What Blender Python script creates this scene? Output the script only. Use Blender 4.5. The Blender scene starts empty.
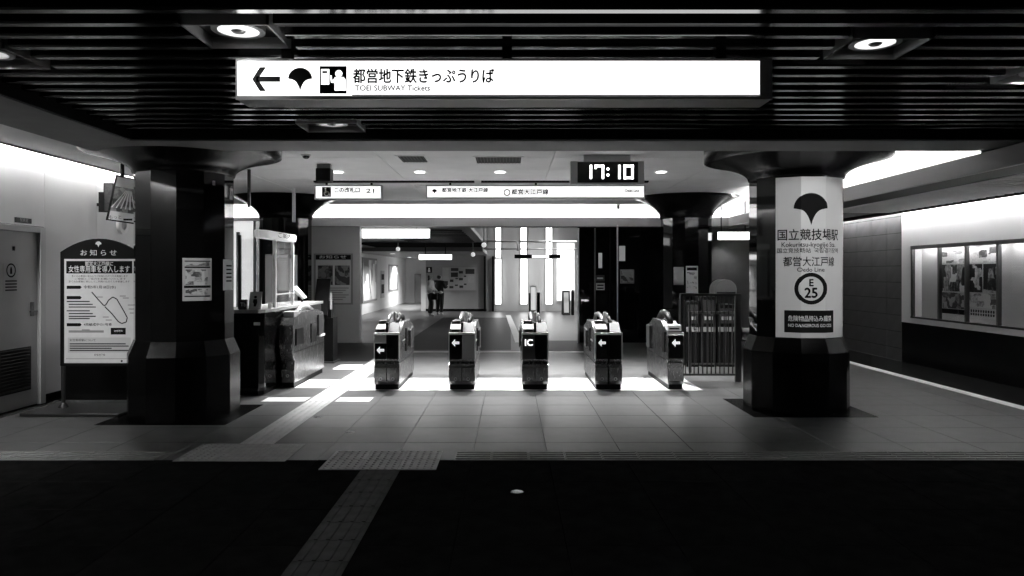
import bpy, bmesh, math, random
from mathutils import Vector, Matrix
random.seed(7)
PI = math.pi
sc = bpy.context.scene
COL = sc.collection

# ------------------------------------------------------------------ camera
F, CX, CY, HC = 740.0, 510.0, 273.0, 1.6      # focal length in px, vanishing point, eye height
cam_d = bpy.data.cameras.new('camera')
cam = bpy.data.objects.new('camera', cam_d)
COL.objects.link(cam)
cam.location = (0, 0, HC)
cam.rotation_euler = (PI / 2, 0, 0)
cam_d.sensor_width = 36.0
cam_d.lens = F / 1024 * 36.0
cam_d.shift_x = (512 - CX) / 1024
cam_d.shift_y = -(288 - CY) / 1024
cam_d.clip_start = 0.05
sc.camera = cam
# ------------------------------------------------------------------ world and exposure
w = bpy.data.worlds.new('world')
sc.world = w
w.use_nodes = True
w.node_tree.nodes['Background'].inputs[0].default_value = (0.5, 0.5, 0.5, 1)
w.node_tree.nodes['Background'].inputs[1].default_value = 0.004
vs = sc.view_settings
vs.view_transform = 'Standard'
vs.look = 'None'
vs.exposure = 0.25
vs.gamma = 1.0
vs.use_curve_mapping = False

# light levels (radiance of the lamps' surfaces, watts of the spots)
L_COVE = 75.0
L_SLOT = 130.0
L_SIGN = 1.5
L_DOWN_FRONT = 12.0
L_PILLAR_FILL = 270.0
L_CASE = 22.0
L_DOWN_GATE = 1250.0
L_HALL = 3.0


def px(x, y, Y):
    """a photo pixel at depth Y -> world point"""
    return ((x - CX) / F * Y, Y, HC + (CY - y) / F * Y)


def pX(x, Y):
    return (x - CX) / F * Y


def pZ(y, Y):
    return HC + (CY - y) / F * Y


def fl(y):
    return F * HC / (y - CY)


# ------------------------------------------------------------------ materials
MATS = {}


def mat(name, col, rough=0.5, metal=0.0, emit=0.0, var=0.0, scale=6.0, bump=0.0, spec=0.5, coat=0.0):
    if name in MATS:
        return MATS[name]
    m = bpy.data.materials.new(name)
    m.use_nodes = True
    nt = m.node_tree
    b = nt.nodes['Principled BSDF']
    c = (col, col, col, 1)
    b.inputs['Base Color'].default_value = c
    b.inputs['Roughness'].default_value = rough
    b.inputs['Metallic'].default_value = metal
    b.inputs['Specular IOR Level'].default_value = spec
    if coat:
        b.inputs['Coat Weight'].default_value = coat
        b.inputs['Coat Roughness'].default_value = 0.05
    if emit:
        b.inputs['Emission Color'].default_value = (1, 1, 1, 1)
        b.inputs['Emission Strength'].default_value = emit
    if var or bump:
        tc = nt.nodes.new('ShaderNodeTexCoord')
        n = nt.nodes.new('ShaderNodeTexNoise')
        n.inputs['Scale'].default_value = scale
        n.inputs['Detail'].default_value = 5
        nt.links.new(tc.outputs['Object'], n.inputs['Vector'])
        if var:
            r = nt.nodes.new('ShaderNodeMapRange')
            r.inputs[1].default_value = 0.3
            r.inputs[2].default_value = 0.7
            r.inputs[3].default_value = col * (1 - var)
            r.inputs[4].default_value = min(1, col * (1 + var))
            nt.links.new(n.outputs['Fac'], r.inputs[0])
            nt.links.new(r.outputs[0], b.inputs['Base Color'])
        if bump:
            bp = nt.nodes.new('ShaderNodeBump')
            bp.inputs['Strength'].default_value = bump
            bp.inputs['Distance'].default_value = 0.004
            nt.links.new(n.outputs['Fac'], bp.inputs['Height'])
            nt.links.new(bp.outputs[0], b.inputs['Normal'])
    MATS[name] = m
    return m


def brushed(name, col, rough, sx, sy, sz):
    """metal with stretched grain"""
    m = mat(name, col, rough, 1.0)
    nt = m.node_tree
    b = nt.nodes['Principled BSDF']
    tc = nt.nodes.new('ShaderNodeTexCoord')
    mp = nt.nodes.new('ShaderNodeMapping')
    mp.inputs['Scale'].default_value = (sx, sy, sz)
    n = nt.nodes.new('ShaderNodeTexNoise')
    n.inputs['Scale'].default_value = 8
    n.inputs['Detail'].default_value = 4
    r = nt.nodes.new('ShaderNodeMapRange')
    r.inputs[3].default_value = rough * 0.7
    r.inputs[4].default_value = rough * 1.4
    nt.links.new(tc.outputs['Object'], mp.inputs[0])
    nt.links.new(mp.outputs[0], n.inputs[0])
    nt.links.new(n.outputs['Fac'], r.inputs[0])
    nt.links.new(r.outputs[0], b.inputs['Roughness'])
    return m


def print_mat(name, seed, dark=0.03, light=0.65, sx=6, sz=8, thr=0.5, emit=0.0):
    """flat print: blocks of picture and lines of type in black and white"""
    m = bpy.data.materials.new(name)
    m.use_nodes = True
    nt = m.node_tree
    b = nt.nodes['Principled BSDF']
    b.inputs['Roughness'].default_value = 0.35
    tc = nt.nodes.new('ShaderNodeTexCoord')
    mp = nt.nodes.new('ShaderNodeMapping')
    mp.inputs['Location'].default_value = (seed * 3.1, seed * 1.7, seed * 2.3)
    mp.inputs['Scale'].default_value = (sx, sx, sz)
    v = nt.nodes.new('ShaderNodeTexVoronoi')
    v.distance = 'CHEBYCHEV'
    v.inputs['Scale'].default_value = 1.0
    n = nt.nodes.new('ShaderNodeTexNoise')
    n.inputs['Scale'].default_value = 2.2
    n.inputs['Detail'].default_value = 8
    n.inputs['Roughness'].default_value = 0.7
    mx = nt.nodes.new('ShaderNodeMix')
    mx.data_type = 'FLOAT'
    mx.inputs[0].default_value = 0.55
    cr = nt.nodes.new('ShaderNodeValToRGB')
    cr.color_ramp.elements[0].position = thr - 0.1
    cr.color_ramp.elements[0].color = (dark, dark, dark, 1)
    cr.color_ramp.elements[1].position = thr + 0.1
    cr.color_ramp.elements[1].color = (light, light, light, 1)
    nt.links.new(tc.outputs['Object'], mp.inputs[0])
    nt.links.new(mp.outputs[0], v.inputs[0])
    nt.links.new(mp.outputs[0], n.inputs[0])
    sep = nt.nodes.new('ShaderNodeSeparateColor')
    nt.links.new(v.outputs['Color'], sep.inputs[0])
    nt.links.new(sep.outputs[0], mx.inputs[2])
    nt.links.new(n.outputs['Fac'], mx.inputs[3])
    nt.links.new(mx.outputs[0], cr.inputs[0])
    nt.links.new(cr.outputs[0], b.inputs['Base Color'])
    if emit:
        nt.links.new(cr.outputs[0], b.inputs['Emission Color'])
        b.inputs['Emission Strength'].default_value = emit
    return m


def glass_mat(name, tint=0.92, gloss=0.08):
    m = bpy.data.materials.new(name)
    m.use_nodes = True
    nt = m.node_tree
    nt.nodes.remove(nt.nodes['Principled BSDF'])
    t = nt.nodes.new('ShaderNodeBsdfTransparent')
    t.inputs[0].default_value = (tint, tint, tint, 1)
    g = nt.nodes.new('ShaderNodeBsdfGlossy')
    g.inputs['Roughness'].default_value = 0.03
    lw = nt.nodes.new('ShaderNodeLayerWeight')
    lw.inputs[0].default_value = 0.5
    pw = nt.nodes.new('ShaderNodeMath')
    pw.operation = 'POWER'
    pw.inputs[1].default_value = 5.0
    fr = nt.nodes.new('ShaderNodeMapRange')
    fr.inputs[3].default_value = 0.03
    fr.inputs[4].default_value = 0.6
    nt.links.new(lw.outputs['Facing'], pw.inputs[0])
    nt.links.new(pw.outputs[0], fr.inputs[0])
    mx = nt.nodes.new('ShaderNodeMixShader')
    nt.links.new(fr.outputs[0], mx.inputs[0])
    nt.links.new(t.outputs[0], mx.inputs[1])
    nt.links.new(g.outputs[0], mx.inputs[2])
    nt.links.new(mx.outputs[0], nt.nodes['Material Output'].inputs[0])
    return m


black = mat('black_paint', 0.004, 0.45, spec=.12)
ink = mat('ink', 0.008, 0.7, spec=.08)
white_ink = mat('white_ink', 0.85, 0.6)
granite = mat('black_granite', 0.003, 0.04, var=0.5, scale=90, spec=0.45)
granite_matte = mat('honed_granite', 0.003, 0.25, var=0.4, scale=90, spec=0.15)
slat_m = brushed('slat_aluminium', 0.18, 0.15, 0.4, 30, 30)
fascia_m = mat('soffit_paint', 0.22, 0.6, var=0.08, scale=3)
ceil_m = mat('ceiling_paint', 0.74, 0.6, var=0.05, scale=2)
void_m = mat('ceiling_void', 0.004, 0.9)
wall_m = mat('wall_panel_paint', 0.50, 0.5, var=0.05, scale=1.5)
white_m = mat('white_paint', 0.8, 0.5)
cove_m = mat('cove_white', 0.85, 0.7)
lip_m = mat('cove_lip', 0.45, 0.5)
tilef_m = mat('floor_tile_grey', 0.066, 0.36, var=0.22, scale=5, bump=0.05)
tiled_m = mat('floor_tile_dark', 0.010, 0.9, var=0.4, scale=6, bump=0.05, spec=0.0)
tilew_m = mat('floor_tile_white', 0.80, 0.35, var=0.06, scale=5)
tileb_m = mat('floor_tile_black', 0.008, 0.45, var=0.3, scale=5, spec=.12)
joint_m = mat('floor_joint', 0.03, 0.8, spec=0)
tact_m = mat('tactile_tile', 0.36, 0.5, var=0.15, scale=9)
tactd_m = mat('tactile_tile_grey', 0.17, 0.5, var=0.2, scale=9)  # darker tile of the crosswise guide line
tactw_m = mat('tactile_tile_white', 0.5, 0.45, var=0.08, scale=9)
steel = brushed('brushed_steel', 0.24, 0.24, 12, 12, 1)
steel_d = brushed('dark_steel', 0.14, 0.3, 12, 12, 1)
steel_l = mat('satin_metal', 0.75, 0.3, 0.9)
grey_p = mat('grey_plastic', 0.28, 0.4)
lgrey_p = mat('light_grey_plastic', 0.55, 0.4)
dgrey_p = mat('dark_grey_plastic', 0.025, 0.4, spec=.3)
screen_m = mat('dark_screen', 0.006, 0.12)
paper = mat('paper', 0.62, 0.6, var=0.04, scale=12)
paper_d = mat('grey_paper', 0.42, 0.6, var=0.06, scale=12)
door_m = mat('door_paint', 0.42, 0.45, var=0.05, scale=2)
glass = glass_mat('clear_glass')
lit_sign = mat('lit_sign_face', 0.8, 0.4, emit=L_SIGN)
lit_small = mat('lit_small_sign_face', 0.8, 0.4, emit=0.8)
lit_hall = mat('lit_hall_panel', 0.8, 0.4, emit=L_HALL)
tube_cove = mat('fluorescent_tube', 0.8, 0.4, emit=L_COVE)
tube_slot = mat('slot_tube', 0.8, 0.4, emit=L_SLOT)
lamp_m = mat('downlight_lens', 0.8, 0.3, emit=1.3)
lamp_dim = mat('downlight_lens_dim', 0.5, 0.3, emit=0.45)
digit_m = mat('clock_digit', 0.8, 0.4, emit=3.0)
gsign_m = mat('gate_symbol', 0.8, 0.4, emit=0.55)


# ------------------------------------------------------------------ mesh helpers
WL = {}          # world position of every object's origin


class Frame:
    """plane: origin o, right u, up v; n = u x v points to the viewer"""
    def __init__(s, o, u=(1, 0, 0), v=(0, 0, 1)):
        s.o, s.u, s.v = Vector(o), Vector(u), Vector(v)
        s.n = s.u.cross(s.v)

    def __call__(s, a, b, c=0.0):
        return s.o + s.u * a + s.v * b + s.n * c


class MB:
    def __init__(s):
        s.v, s.f, s.smooth = [], [], False

    def add(s, vs_, fs):
        k = len(s.v)
        s.v += [tuple(p) for p in vs_]
        s.f += [tuple(i + k for i in f) for f in fs]
        return s

    def box(s, x0, x1, y0, y1, z0, z1):
        if x0 > x1: x0, x1 = x1, x0
        if y0 > y1: y0, y1 = y1, y0
        if z0 > z1: z0, z1 = z1, z0
        return s.add([(x0, y0, z0), (x1, y0, z0), (x1, y1, z0), (x0, y1, z0),
                      (x0, y0, z1), (x1, y0, z1), (x1, y1, z1), (x0, y1, z1)],
                     [(0, 3, 2, 1), (4, 5, 6, 7), (0, 1, 5, 4), (1, 2, 6, 5), (2, 3, 7, 6), (3, 0, 4, 7)])

    def fbox(s, fr, a0, a1, b0, b1, c0, c1):
        """box in a frame"""
        P = [fr(a, b, c) for c in (c0, c1) for b in (b0, b1) for a in (a0, a1)]
        return s.add(P, [(0, 2, 3, 1), (4, 5, 7, 6), (0, 1, 5, 4), (1, 3, 7, 5), (3, 2, 6, 7), (2, 0, 4, 6)])

    def poly(s, fr, pts, c0, c1):
        """flat outline pts (a, b), ccw seen from the viewer, between c0 (back) and c1 (front)"""
        n = len(pts)
        V = [fr(a, b, c0) for a, b in pts] + [fr(a, b, c1) for a, b in pts]
        fs = [tuple(range(n))[::-1], tuple(range(n, 2 * n))]
        fs += [(i, (i + 1) % n, n + (i + 1) % n, n + i) for i in range(n)]
        return s.add(V, fs)

    def ring(s, fr, ca, cb, r0, r1, c0, c1, n=32):
        V = []
        for c in (c0, c1):
            for r in (r0, r1):
                V += [fr(ca + r * math.cos(2 * PI * i / n), cb + r * math.sin(2 * PI * i / n), c) for i in range(n)]
        fs = []
        for i in range(n):
            j = (i + 1) % n
            fs += [(2 * n + i, 3 * n + i, 3 * n + j, 2 * n + j), (i, j, n + j, n + i),
                   (n + i, n + j, 3 * n + j, 3 * n + i), (i, 2 * n + i, 2 * n + j, j)]
        return s.add(V, fs)

    def prism_x(s, prof, x0, x1):
        """side profile [(y, z)] extruded along x"""
        n = len(prof)
        V = [(x0, y, z) for y, z in prof] + [(x1, y, z) for y, z in prof]
        fs = [tuple(range(n)), tuple(range(n, 2 * n))[::-1]]
        fs += [(i, n + i, n + (i + 1) % n, (i + 1) % n) for i in range(n)]
        return s.add(V, fs)

    def lathe(s, c, prof, n=24, rot=0.0, cap=True):
        """profile [(r, z)] about a vertical axis at c"""
        V, fs = [], []
        for r, z in prof:
            V += [(c[0] + r * math.sin(rot + 2 * PI * i / n), c[1] - r * math.cos(rot + 2 * PI * i / n), c[2] + z) for i in range(n)]
        m = len(prof)
        for k in range(m - 1):
            for i in range(n):
                j = (i + 1) % n
                fs.append((k * n + i, k * n + j, (k + 1) * n + j, (k + 1) * n + i))
        if cap:
            fs.append(tuple(range(n))[::-1])
            fs.append(tuple(range((m - 1) * n, m * n)))
        return s.add(V, fs)

    def tube(s, pts, r, n=8):
        pts = [Vector(p) for p in pts]
        V, fs = [], []
        for i, p in enumerate(pts):
            d = (pts[min(i + 1, len(pts) - 1)] - pts[max(i - 1, 0)]).normalized()
            a = Vector((0, 0, 1)) if abs(d.z) < 0.9 else Vector((1, 0, 0))
            e1 = d.cross(a).normalized()
            e2 = d.cross(e1)
            rr = r[i] if isinstance(r, (list, tuple)) else r
            V += [p + e1 * rr * math.cos(2 * PI * k / n) + e2 * rr * math.sin(2 * PI * k / n) for k in range(n)]
        m = len(pts)
        for i in range(m - 1):
            for k in range(n):
                l = (k + 1) % n
                fs.append((i * n + k, i * n + l, (i + 1) * n + l, (i + 1) * n + k))
        fs += [tuple(range(n))[::-1], tuple(range((m - 1) * n, m * n))]
        return s.add(V, fs)

    def ball(s, c, r, n=16, sq=(1, 1, 1)):
        prof = [(r * math.sin(PI * (k + .001) / 8), -r * math.cos(PI * k / 8)) for k in range(9)]
        V, fs = [], []
        for rr, z in prof:
            V += [(c[0] + sq[0] * rr * math.cos(2 * PI * i / n), c[1] + sq[1] * rr * math.sin(2 * PI * i / n), c[2] + sq[2] * z) for i in range(n)]
        for k in range(8):
            for i in range(n):
                j = (i + 1) % n
                fs.append((k * n + i, k * n + j, (k + 1) * n + j, (k + 1) * n + i))
        return s.add(V, fs)

    def build(s, name, m, parent=None, bevel=0.0, seg=2, smooth=False, label=None):
        me = bpy.data.meshes.new(name)
        if parent is not None:
            o0 = WL[parent]
        else:
            xs, ys, zs = zip(*s.v)
            o0 = Vector(((min(xs) + max(xs)) / 2, (min(ys) + max(ys)) / 2, min(zs)))
        me.from_pydata([(p[0] - o0[0], p[1] - o0[1], p[2] - o0[2]) for p in s.v], [], s.f)
        bm = bmesh.new()
        bm.from_mesh(me)
        bmesh.ops.recalc_face_normals(bm, faces=bm.faces)
        bm.to_mesh(me)
        bm.free()
        me.materials.append(m)
        if smooth:
            for p in me.polygons:
                p.use_smooth = True
        o = bpy.data.objects.new(name, me)
        COL.objects.link(o)
        WL[o] = Vector(o0)
        if parent is not None:
            o.parent = parent
        else:
            o.location = o0
        if bevel:
            b = o.modifiers.new('bevel', 'BEVEL')
            b.width = bevel
            b.segments = seg
            b.limit_method = 'ANGLE'
        if label:
            o['label'] = label
        return o


def thing(name, label, cat, loc=(0, 0, 0), group=None):
    o = bpy.data.objects.new(name, None)
    COL.objects.link(o)
    o.location = loc
    o.empty_display_size = 0.1
    WL[o] = Vector(loc)
    o['label'] = label
    o['category'] = cat
    if group:
        o['group'] = group
    return o


def tag(o, label, cat, group=None):
    o['label'] = label
    o['category'] = cat
    if group:
        o['group'] = group
    return o


def struct(o, label=None, cat=None):
    o['kind'] = 'structure'
    if label:
        o['label'] = label
    if cat:
        o['category'] = cat
    return o


def piece(name, me, parent, loc):
    """a child that shares mesh data"""
    o = bpy.data.objects.new(name, me)
    COL.objects.link(o)
    o.parent = parent
    o.location = Vector(loc) - WL[parent]
    WL[o] = Vector(loc)
    return o


def mesh_of(mb, m):
    me = bpy.data.meshes.new('piece')
    me.from_pydata(mb.v, [], mb.f)
    bm = bmesh.new()
    bm.from_mesh(me)
    bmesh.ops.recalc_face_normals(bm, faces=bm.faces)
    bm.to_mesh(me)
    bm.free()
    me.materials.append(m)
    return me


def text(body, fr, a, b, size, m, parent, name='lettering', align='CENTER', width=None, bold=0.0, c=0.002, cuts=None, thick=0.001):
    """flat lettering in a frame: centred at (a, b); width squeezes it to fit"""
    cu = bpy.data.curves.new('lettering', 'FONT')
    cu.body = body
    cu.size = size
    cu.align_x = align
    cu.align_y = 'CENTER'
    cu.resolution_u = 3
    ob = bpy.data.objects.new('lettering', cu)
    COL.objects.link(ob)
    dg = bpy.context.evaluated_depsgraph_get()
    me = bpy.data.meshes.new_from_object(ob.evaluated_get(dg))
    bpy.data.objects.remove(ob)
    bm = bmesh.new()
    bm.from_mesh(me)
    bpy.data.meshes.remove(me)
    xs = [v.co.x for v in bm.verts]
    if not xs:
        bm.free()
        return None
    k = 1.0
    if width:
        k = width / (max(xs) - min(xs))
    for v in bm.verts:
        v.co.x = v.co.x * k + a
        v.co.y += b
    if bold:                                  # heavier strokes: the same glyphs laid over with a small shift
        src = bm.faces[:]
        for dx, dy in ((-1, 0), (1, 0), (0, 1), (0, -1)):
            g = bmesh.ops.duplicate(bm, geom=src)['geom']
            for v in g:
                if isinstance(v, bmesh.types.BMVert):
                    v.co.x += dx * bold * size
                    v.co.y += dy * bold * size
    if cuts:
        for q in cuts:
            bmesh.ops.bisect_plane(bm, geom=bm.verts[:] + bm.edges[:] + bm.faces[:], plane_co=(q, 0, 0), plane_no=(1, 0, 0))
    o0 = WL[parent]
    me = bpy.data.meshes.new(name)
    for v in bm.verts:
        v.co = Vector(fr(v.co.x, v.co.y, c)) - o0
    bm.to_mesh(me)
    bm.free()
    me.materials.append(m)
    o = bpy.data.objects.new(name, me)
    COL.objects.link(o)
    o.parent = parent
    WL[o] = Vector(o0)
    return o


def flat(name, pts_list, fr, m, parent, c=0.002, cuts=None):
    """flat filled outlines, optionally cut at given u for wrapping"""
    bm = bmesh.new()
    for pts in pts_list:
        vs_ = [bm.verts.new((p[0], p[1], 0)) for p in pts]
        f = bm.faces.new(vs_)
    bmesh.ops.triangulate(bm, faces=bm.faces[:])
    if cuts:
        for q in cuts:
            bmesh.ops.bisect_plane(bm, geom=bm.verts[:] + bm.edges[:] + bm.faces[:], plane_co=(q, 0, 0), plane_no=(1, 0, 0))
    o0 = WL[parent]
    me = bpy.data.meshes.new(name)
    for v in bm.verts:
        v.co = Vector(fr(v.co.x, v.co.y, c)) - o0
    bm.to_mesh(me)
    bm.free()
    me.materials.append(m)
    o = bpy.data.objects.new(name, me)
    COL.objects.link(o)
    o.parent = parent
    WL[o] = Vector(o0)
    return o


def rect(a0, a1, b0, b1):
    return [(a0, b0), (a1, b0), (a1, b1), (a0, b1)]


def fan(ca, cb, s):
    """ginkgo-leaf emblem of width 2 s: round top, two hollow sides to a point"""
    P = []
    for i in range(25):
        t = PI * 1.0 * i / 24
        P.append((ca + s * math.cos(t), cb + s * 0.92 * math.sin(t)))
    low = [(1 - i / 12, -(i / 12) ** 4 * 0.85 - 0.17 * (i / 12)) for i in range(1, 13)]
    P += [(ca - s * x, cb + s * y_) for x, y_ in low]
    P += [(ca + s * x, cb + s * y_) for x, y_ in low[-2::-1]]
    return P


def disc(ca, cb, r, n=28):
    return [(ca + r * math.cos(2 * PI * i / n), cb + r * math.sin(2 * PI * i / n)) for i in range(n)]


def annulus(ca, cb, r0, r1, n=28):
    out = []
    for i in range(n):
        a, b = 2 * PI * i / n, 2 * PI * (i + 1) / n
        out.append([(ca + r0 * math.cos(a), cb + r0 * math.sin(a)), (ca + r1 * math.cos(a), cb + r1 * math.sin(a)),
                    (ca + r1 * math.cos(b), cb + r1 * math.sin(b)), (ca + r0 * math.cos(b), cb + r0 * math.sin(b))])
    return out


def arrow_left(ca, cb, s, th):
    """line arrow pointing left, half length s"""
    d = th * 1.414
    return [rect(ca - s + d * 0.5, ca + s, cb - th / 2, cb + th / 2),
            [(ca - s, cb), (ca - s + d * 0.75, cb), (ca, cb + s * 0.86), (ca - d * 0.85, cb + s * 0.86)],
            [(ca - s, cb), (ca - d * 0.85, cb - s * 0.86), (ca, cb - s * 0.86), (ca - s + d * 0.75, cb)]]


def spot(name, loc, watts, size=1.6, blend=0.6, rad=0.06, rot=(0, 0, 0)):
    l = bpy.data.lights.new(name, 'SPOT')
    l.energy = watts
    l.spot_size = size
    l.spot_blend = blend
    l.shadow_soft_size = rad
    o = bpy.data.objects.new(name, l)
    COL.objects.link(o)
    o.location = loc
    o.rotation_euler = rot
    return o


# =================================================================== STRUCTURE
XL, XR = -5.76, 7.1            # side walls
YB = 17.0                      # plane of the openings behind the gates
ZC = 3.2                       # main ceiling
ZS = 2.893                      # beam soffit
ZSL = 2.98                     # underside of the slats
Y0, Y1 = 7.25, 7.84             # beam
# ---- floor
floor = struct(MB().box(-9, 9, -1.5, 42, -0.12, -0.012).build('floor', joint_m), 'stone tiled concourse floor with tactile paving lines', 'floor')
TS = 0.66


def tile_mesh(wx, wy, m, h=0.012):
    b = MB().box(-wx / 2, wx / 2, -wy / 2, wy / 2, -h, -0.003)
    e = 0.003
    b = MB()
    x, y = wx / 2, wy / 2
    V = [(-x, -y, -h), (x, -y, -h), (x, y, -h), (-x, y, -h), (-x, -y, -e), (x, -y, -e), (x, y, -e), (-x, y, -e),
         (-x + e, -y + e, 0), (x - e, -y + e, 0), (x - e, y - e, 0), (-x + e, y - e, 0)]
    b.add(V, [(0, 1, 5, 4), (1, 2, 6, 5), (2, 3, 7, 6), (3, 0, 4, 7), (4, 5, 9, 8), (5, 6, 10, 9), (6, 7, 11, 10), (7, 4, 8, 11), (8, 9, 10, 11)])
    return mesh_of(b, m)


G = 0.002
YT = 6.33                      # where the dark floor of the front hall ends
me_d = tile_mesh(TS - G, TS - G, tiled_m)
me_g = tile_mesh(TS - G, TS - G, tilef_m)
x_start = -5.61
nx = 19
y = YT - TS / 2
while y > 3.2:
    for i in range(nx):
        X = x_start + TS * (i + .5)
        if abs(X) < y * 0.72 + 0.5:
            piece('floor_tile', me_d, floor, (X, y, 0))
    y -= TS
y = YT + TS / 2
while y < 10.1:
    for i in range(nx):
        piece('floor_tile', me_g, floor, (x_start + TS * (i + .5), y, 0))
    y += TS
y_edge = y - TS / 2
# the floor further back and to the sides, too fine to tell tiles apart
MB().box(-9, 9, y_edge + .002, 11.9, -0.012, 0).build('floor_slab', tilef_m, floor)
MB().box(-9, 9, 11.902, 15.0, -0.012, 0).build('floor_slab', tilef_m, floor)
MB().box(-9, 9, 15.002, 42, -0.012, 0).build('floor_slab', tilef_m, floor)
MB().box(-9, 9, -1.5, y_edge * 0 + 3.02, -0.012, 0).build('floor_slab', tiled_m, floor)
MB().box(6.93 + .004, 9, 3.022, y_edge, -0.012, -0.0005).build('floor_slab', tilef_m, floor)
# white band under the gates, black mats behind them
mw = tile_mesh(0.6, 0.58, tilew_m, 0.0)
for j in range(2):
    for i in range(8):
        piece('white_tile', mw, floor, (-2.2 + .302 + 0.604 * i, 10.08 + 0.29 + 0.584 * j, 0.003))
for (x0, x1, yy0, yy1) in ((-3.1, -2.56, 9.2, 9.5), (-2.18, -1.75, 9.2, 9.5), (-3.0, -2.56, 10.3, 11.1), (-2.95, -2.56, 12.3, 12.9)):
    MB().box(x0, x1, yy0, yy1, 0, 0.003).build('white_tile', tilew_m, floor)
MB().box(-2.4, 0.02, 15.4, 26.5, 0, 0.003).build('black_tile_field', tileb_m, floor)
MB().box(0.35, 1.6, 15.0, 17.5, 0, 0.003).build('black_tile_field', tileb_m, floor)
MB().box(-4.4, -2.56, 13.4, 16.9, 0, 0.003).build('black_tile_field', tileb_m, floor)
MB().box(-2.4, 2.2, 14.9, 15.1, 0, 0.004).build('white_line', tilew_m, floor)
MB().poly(Frame((0, 0, 0.0035), (1, 0, 0), (0, 1, 0)), [(.12, 17.0), (.30, 17.0), (.02, 28.0), (-.16, 28.0)], 0, .001).build('white_line', tilew_m, floor)
MB().box(6.0, 6.15, 6.3, 16.5, 0, 0.004).build('white_line', tilew_m, floor, label='pale line painted along the right wall')
MB().box(6.17, 7.08, 6.34, 16.5, 0, 0.002).build('gutter_strip', granite_matte, floor)
# joints of the grey floor run on towards the wall: the plates at the pillar feet
# ---- tactile paving
TT = 0.32


def tact_mesh(kind, m):
    b = MB()
    h = TT / 2 - 0.002
    b.box(-h, h, -h, h, 0.0, 0.004)
    if kind == 'dots':
        for i in range(5):
            for j in range(5):
                x, yv = (i - 2) * 0.06, (j - 2) * 0.06
                b.lathe((x, yv, 0.004), [(0.014, 0), (0.009, 0.005)], 6)
    elif kind == 'bars_x':
        for j in range(4):
            yv = (j - 1.5) * 0.075
            b.box(-h + .01, h - .01, yv - .012, yv + .012, 0.004, 0.009)
    else:
        for j in range(4):
            x = (j - 1.5) * 0.075
            b.box(x - .012, x + .012, -h + .01, h - .01, 0.004, 0.009)
    return mesh_of(b, m)


t_bx = tact_mesh('bars_x', tactd_m)
t_dot = tact_mesh('dots', tact_m)
t_by = tact_mesh('bars_y', tact_m)
t_byd = tact_mesh('bars_y', mat('tactile_tile_front_dimmed', 0.09, 0.8, var=.2, scale=9, spec=.0))  # path tile in a darker colour that carries the dimness of the front hall
t_byw = tact_mesh('bars_y', tactw_m)
yc = 6.475
x = -5.6
while x < 6.9:
    xc = x + TT / 2
    if not (-2.88 < xc < -1.86 or -1.62 < xc < -0.5):
        piece('tactile_tile', t_bx, floor, (xc, yc, 0))
    x += TT
for i in range(3):
    for j in range(2):
        piece('warning_tile', t_dot, floor, (-2.87 + TT * (i + .5), 6.28 + TT * (j + .5), 0))
        piece('warning_tile', t_dot, floor, (-1.56 + TT * (i + .5), 6.01 + TT * (j + .5), 0))
k = 0
yv = 6.92 + TT / 2
while yv < 14.5:
    piece('tactile_tile', t_byw, floor, (-2.37, yv, 0.0))
    yv += TT
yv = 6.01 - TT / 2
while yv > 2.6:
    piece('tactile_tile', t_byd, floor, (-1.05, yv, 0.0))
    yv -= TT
# ---- slatted front ceiling
ceil_f = struct(MB().box(-3.72, 9, -1.0, Y0, ZSL + 0.16, ZSL + 0.3).build('ceiling', void_m), 'black ceiling void with long aluminium slats', 'ceiling')
coffers = [(-1.815, -1.33, 4.07, 4.50, 1), (2.0, 2.46, 4.31, 4.73, 1), (-3.6, -3.08, 4.50, 4.96, 0), (3.47, 3.97, 4.95, 5.35, 0), (-1.96, -1.40, 6.76, 7.18, 0)]
prof_pts = [(-0.034, 0.07), (-0.036, 0.012), (-0.033, 0.003), (-0.027, 0.0), (0.027, 0.0), (0.033, 0.003), (0.036, 0.012), (0.034, 0.07)]
yv = 1.35
while yv < Y0 - 0.1:
    segs = [(-3.68, 8.9)]
    for (a, b, c, d, _) in coffers:
        if c - 0.08 < yv < d + 0.08:
            new = []
            for (s0, s1) in segs:
                if s0 < a < s1:
                    new += [(s0, a - 0.02), (b + 0.02, s1)]
                else:
                    new.append((s0, s1))
            segs = new
    for (s0, s1) in segs:
        MB().prism_x([(yv + p, ZSL + q) for p, q in prof_pts], s0, s1).build('slat', slat_m, ceil_f)
    yv += 0.213
dl_lab = ['round downlight in the slatted ceiling above the arrow end of the long sign',
          'round downlight in the slatted ceiling above the station-name pillar',
          'recessed ceiling box at the far left edge of the slats',
          'recessed ceiling box at the far right edge of the slats',
          'small recessed downlight below the long sign, by the ceiling beam']
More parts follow.
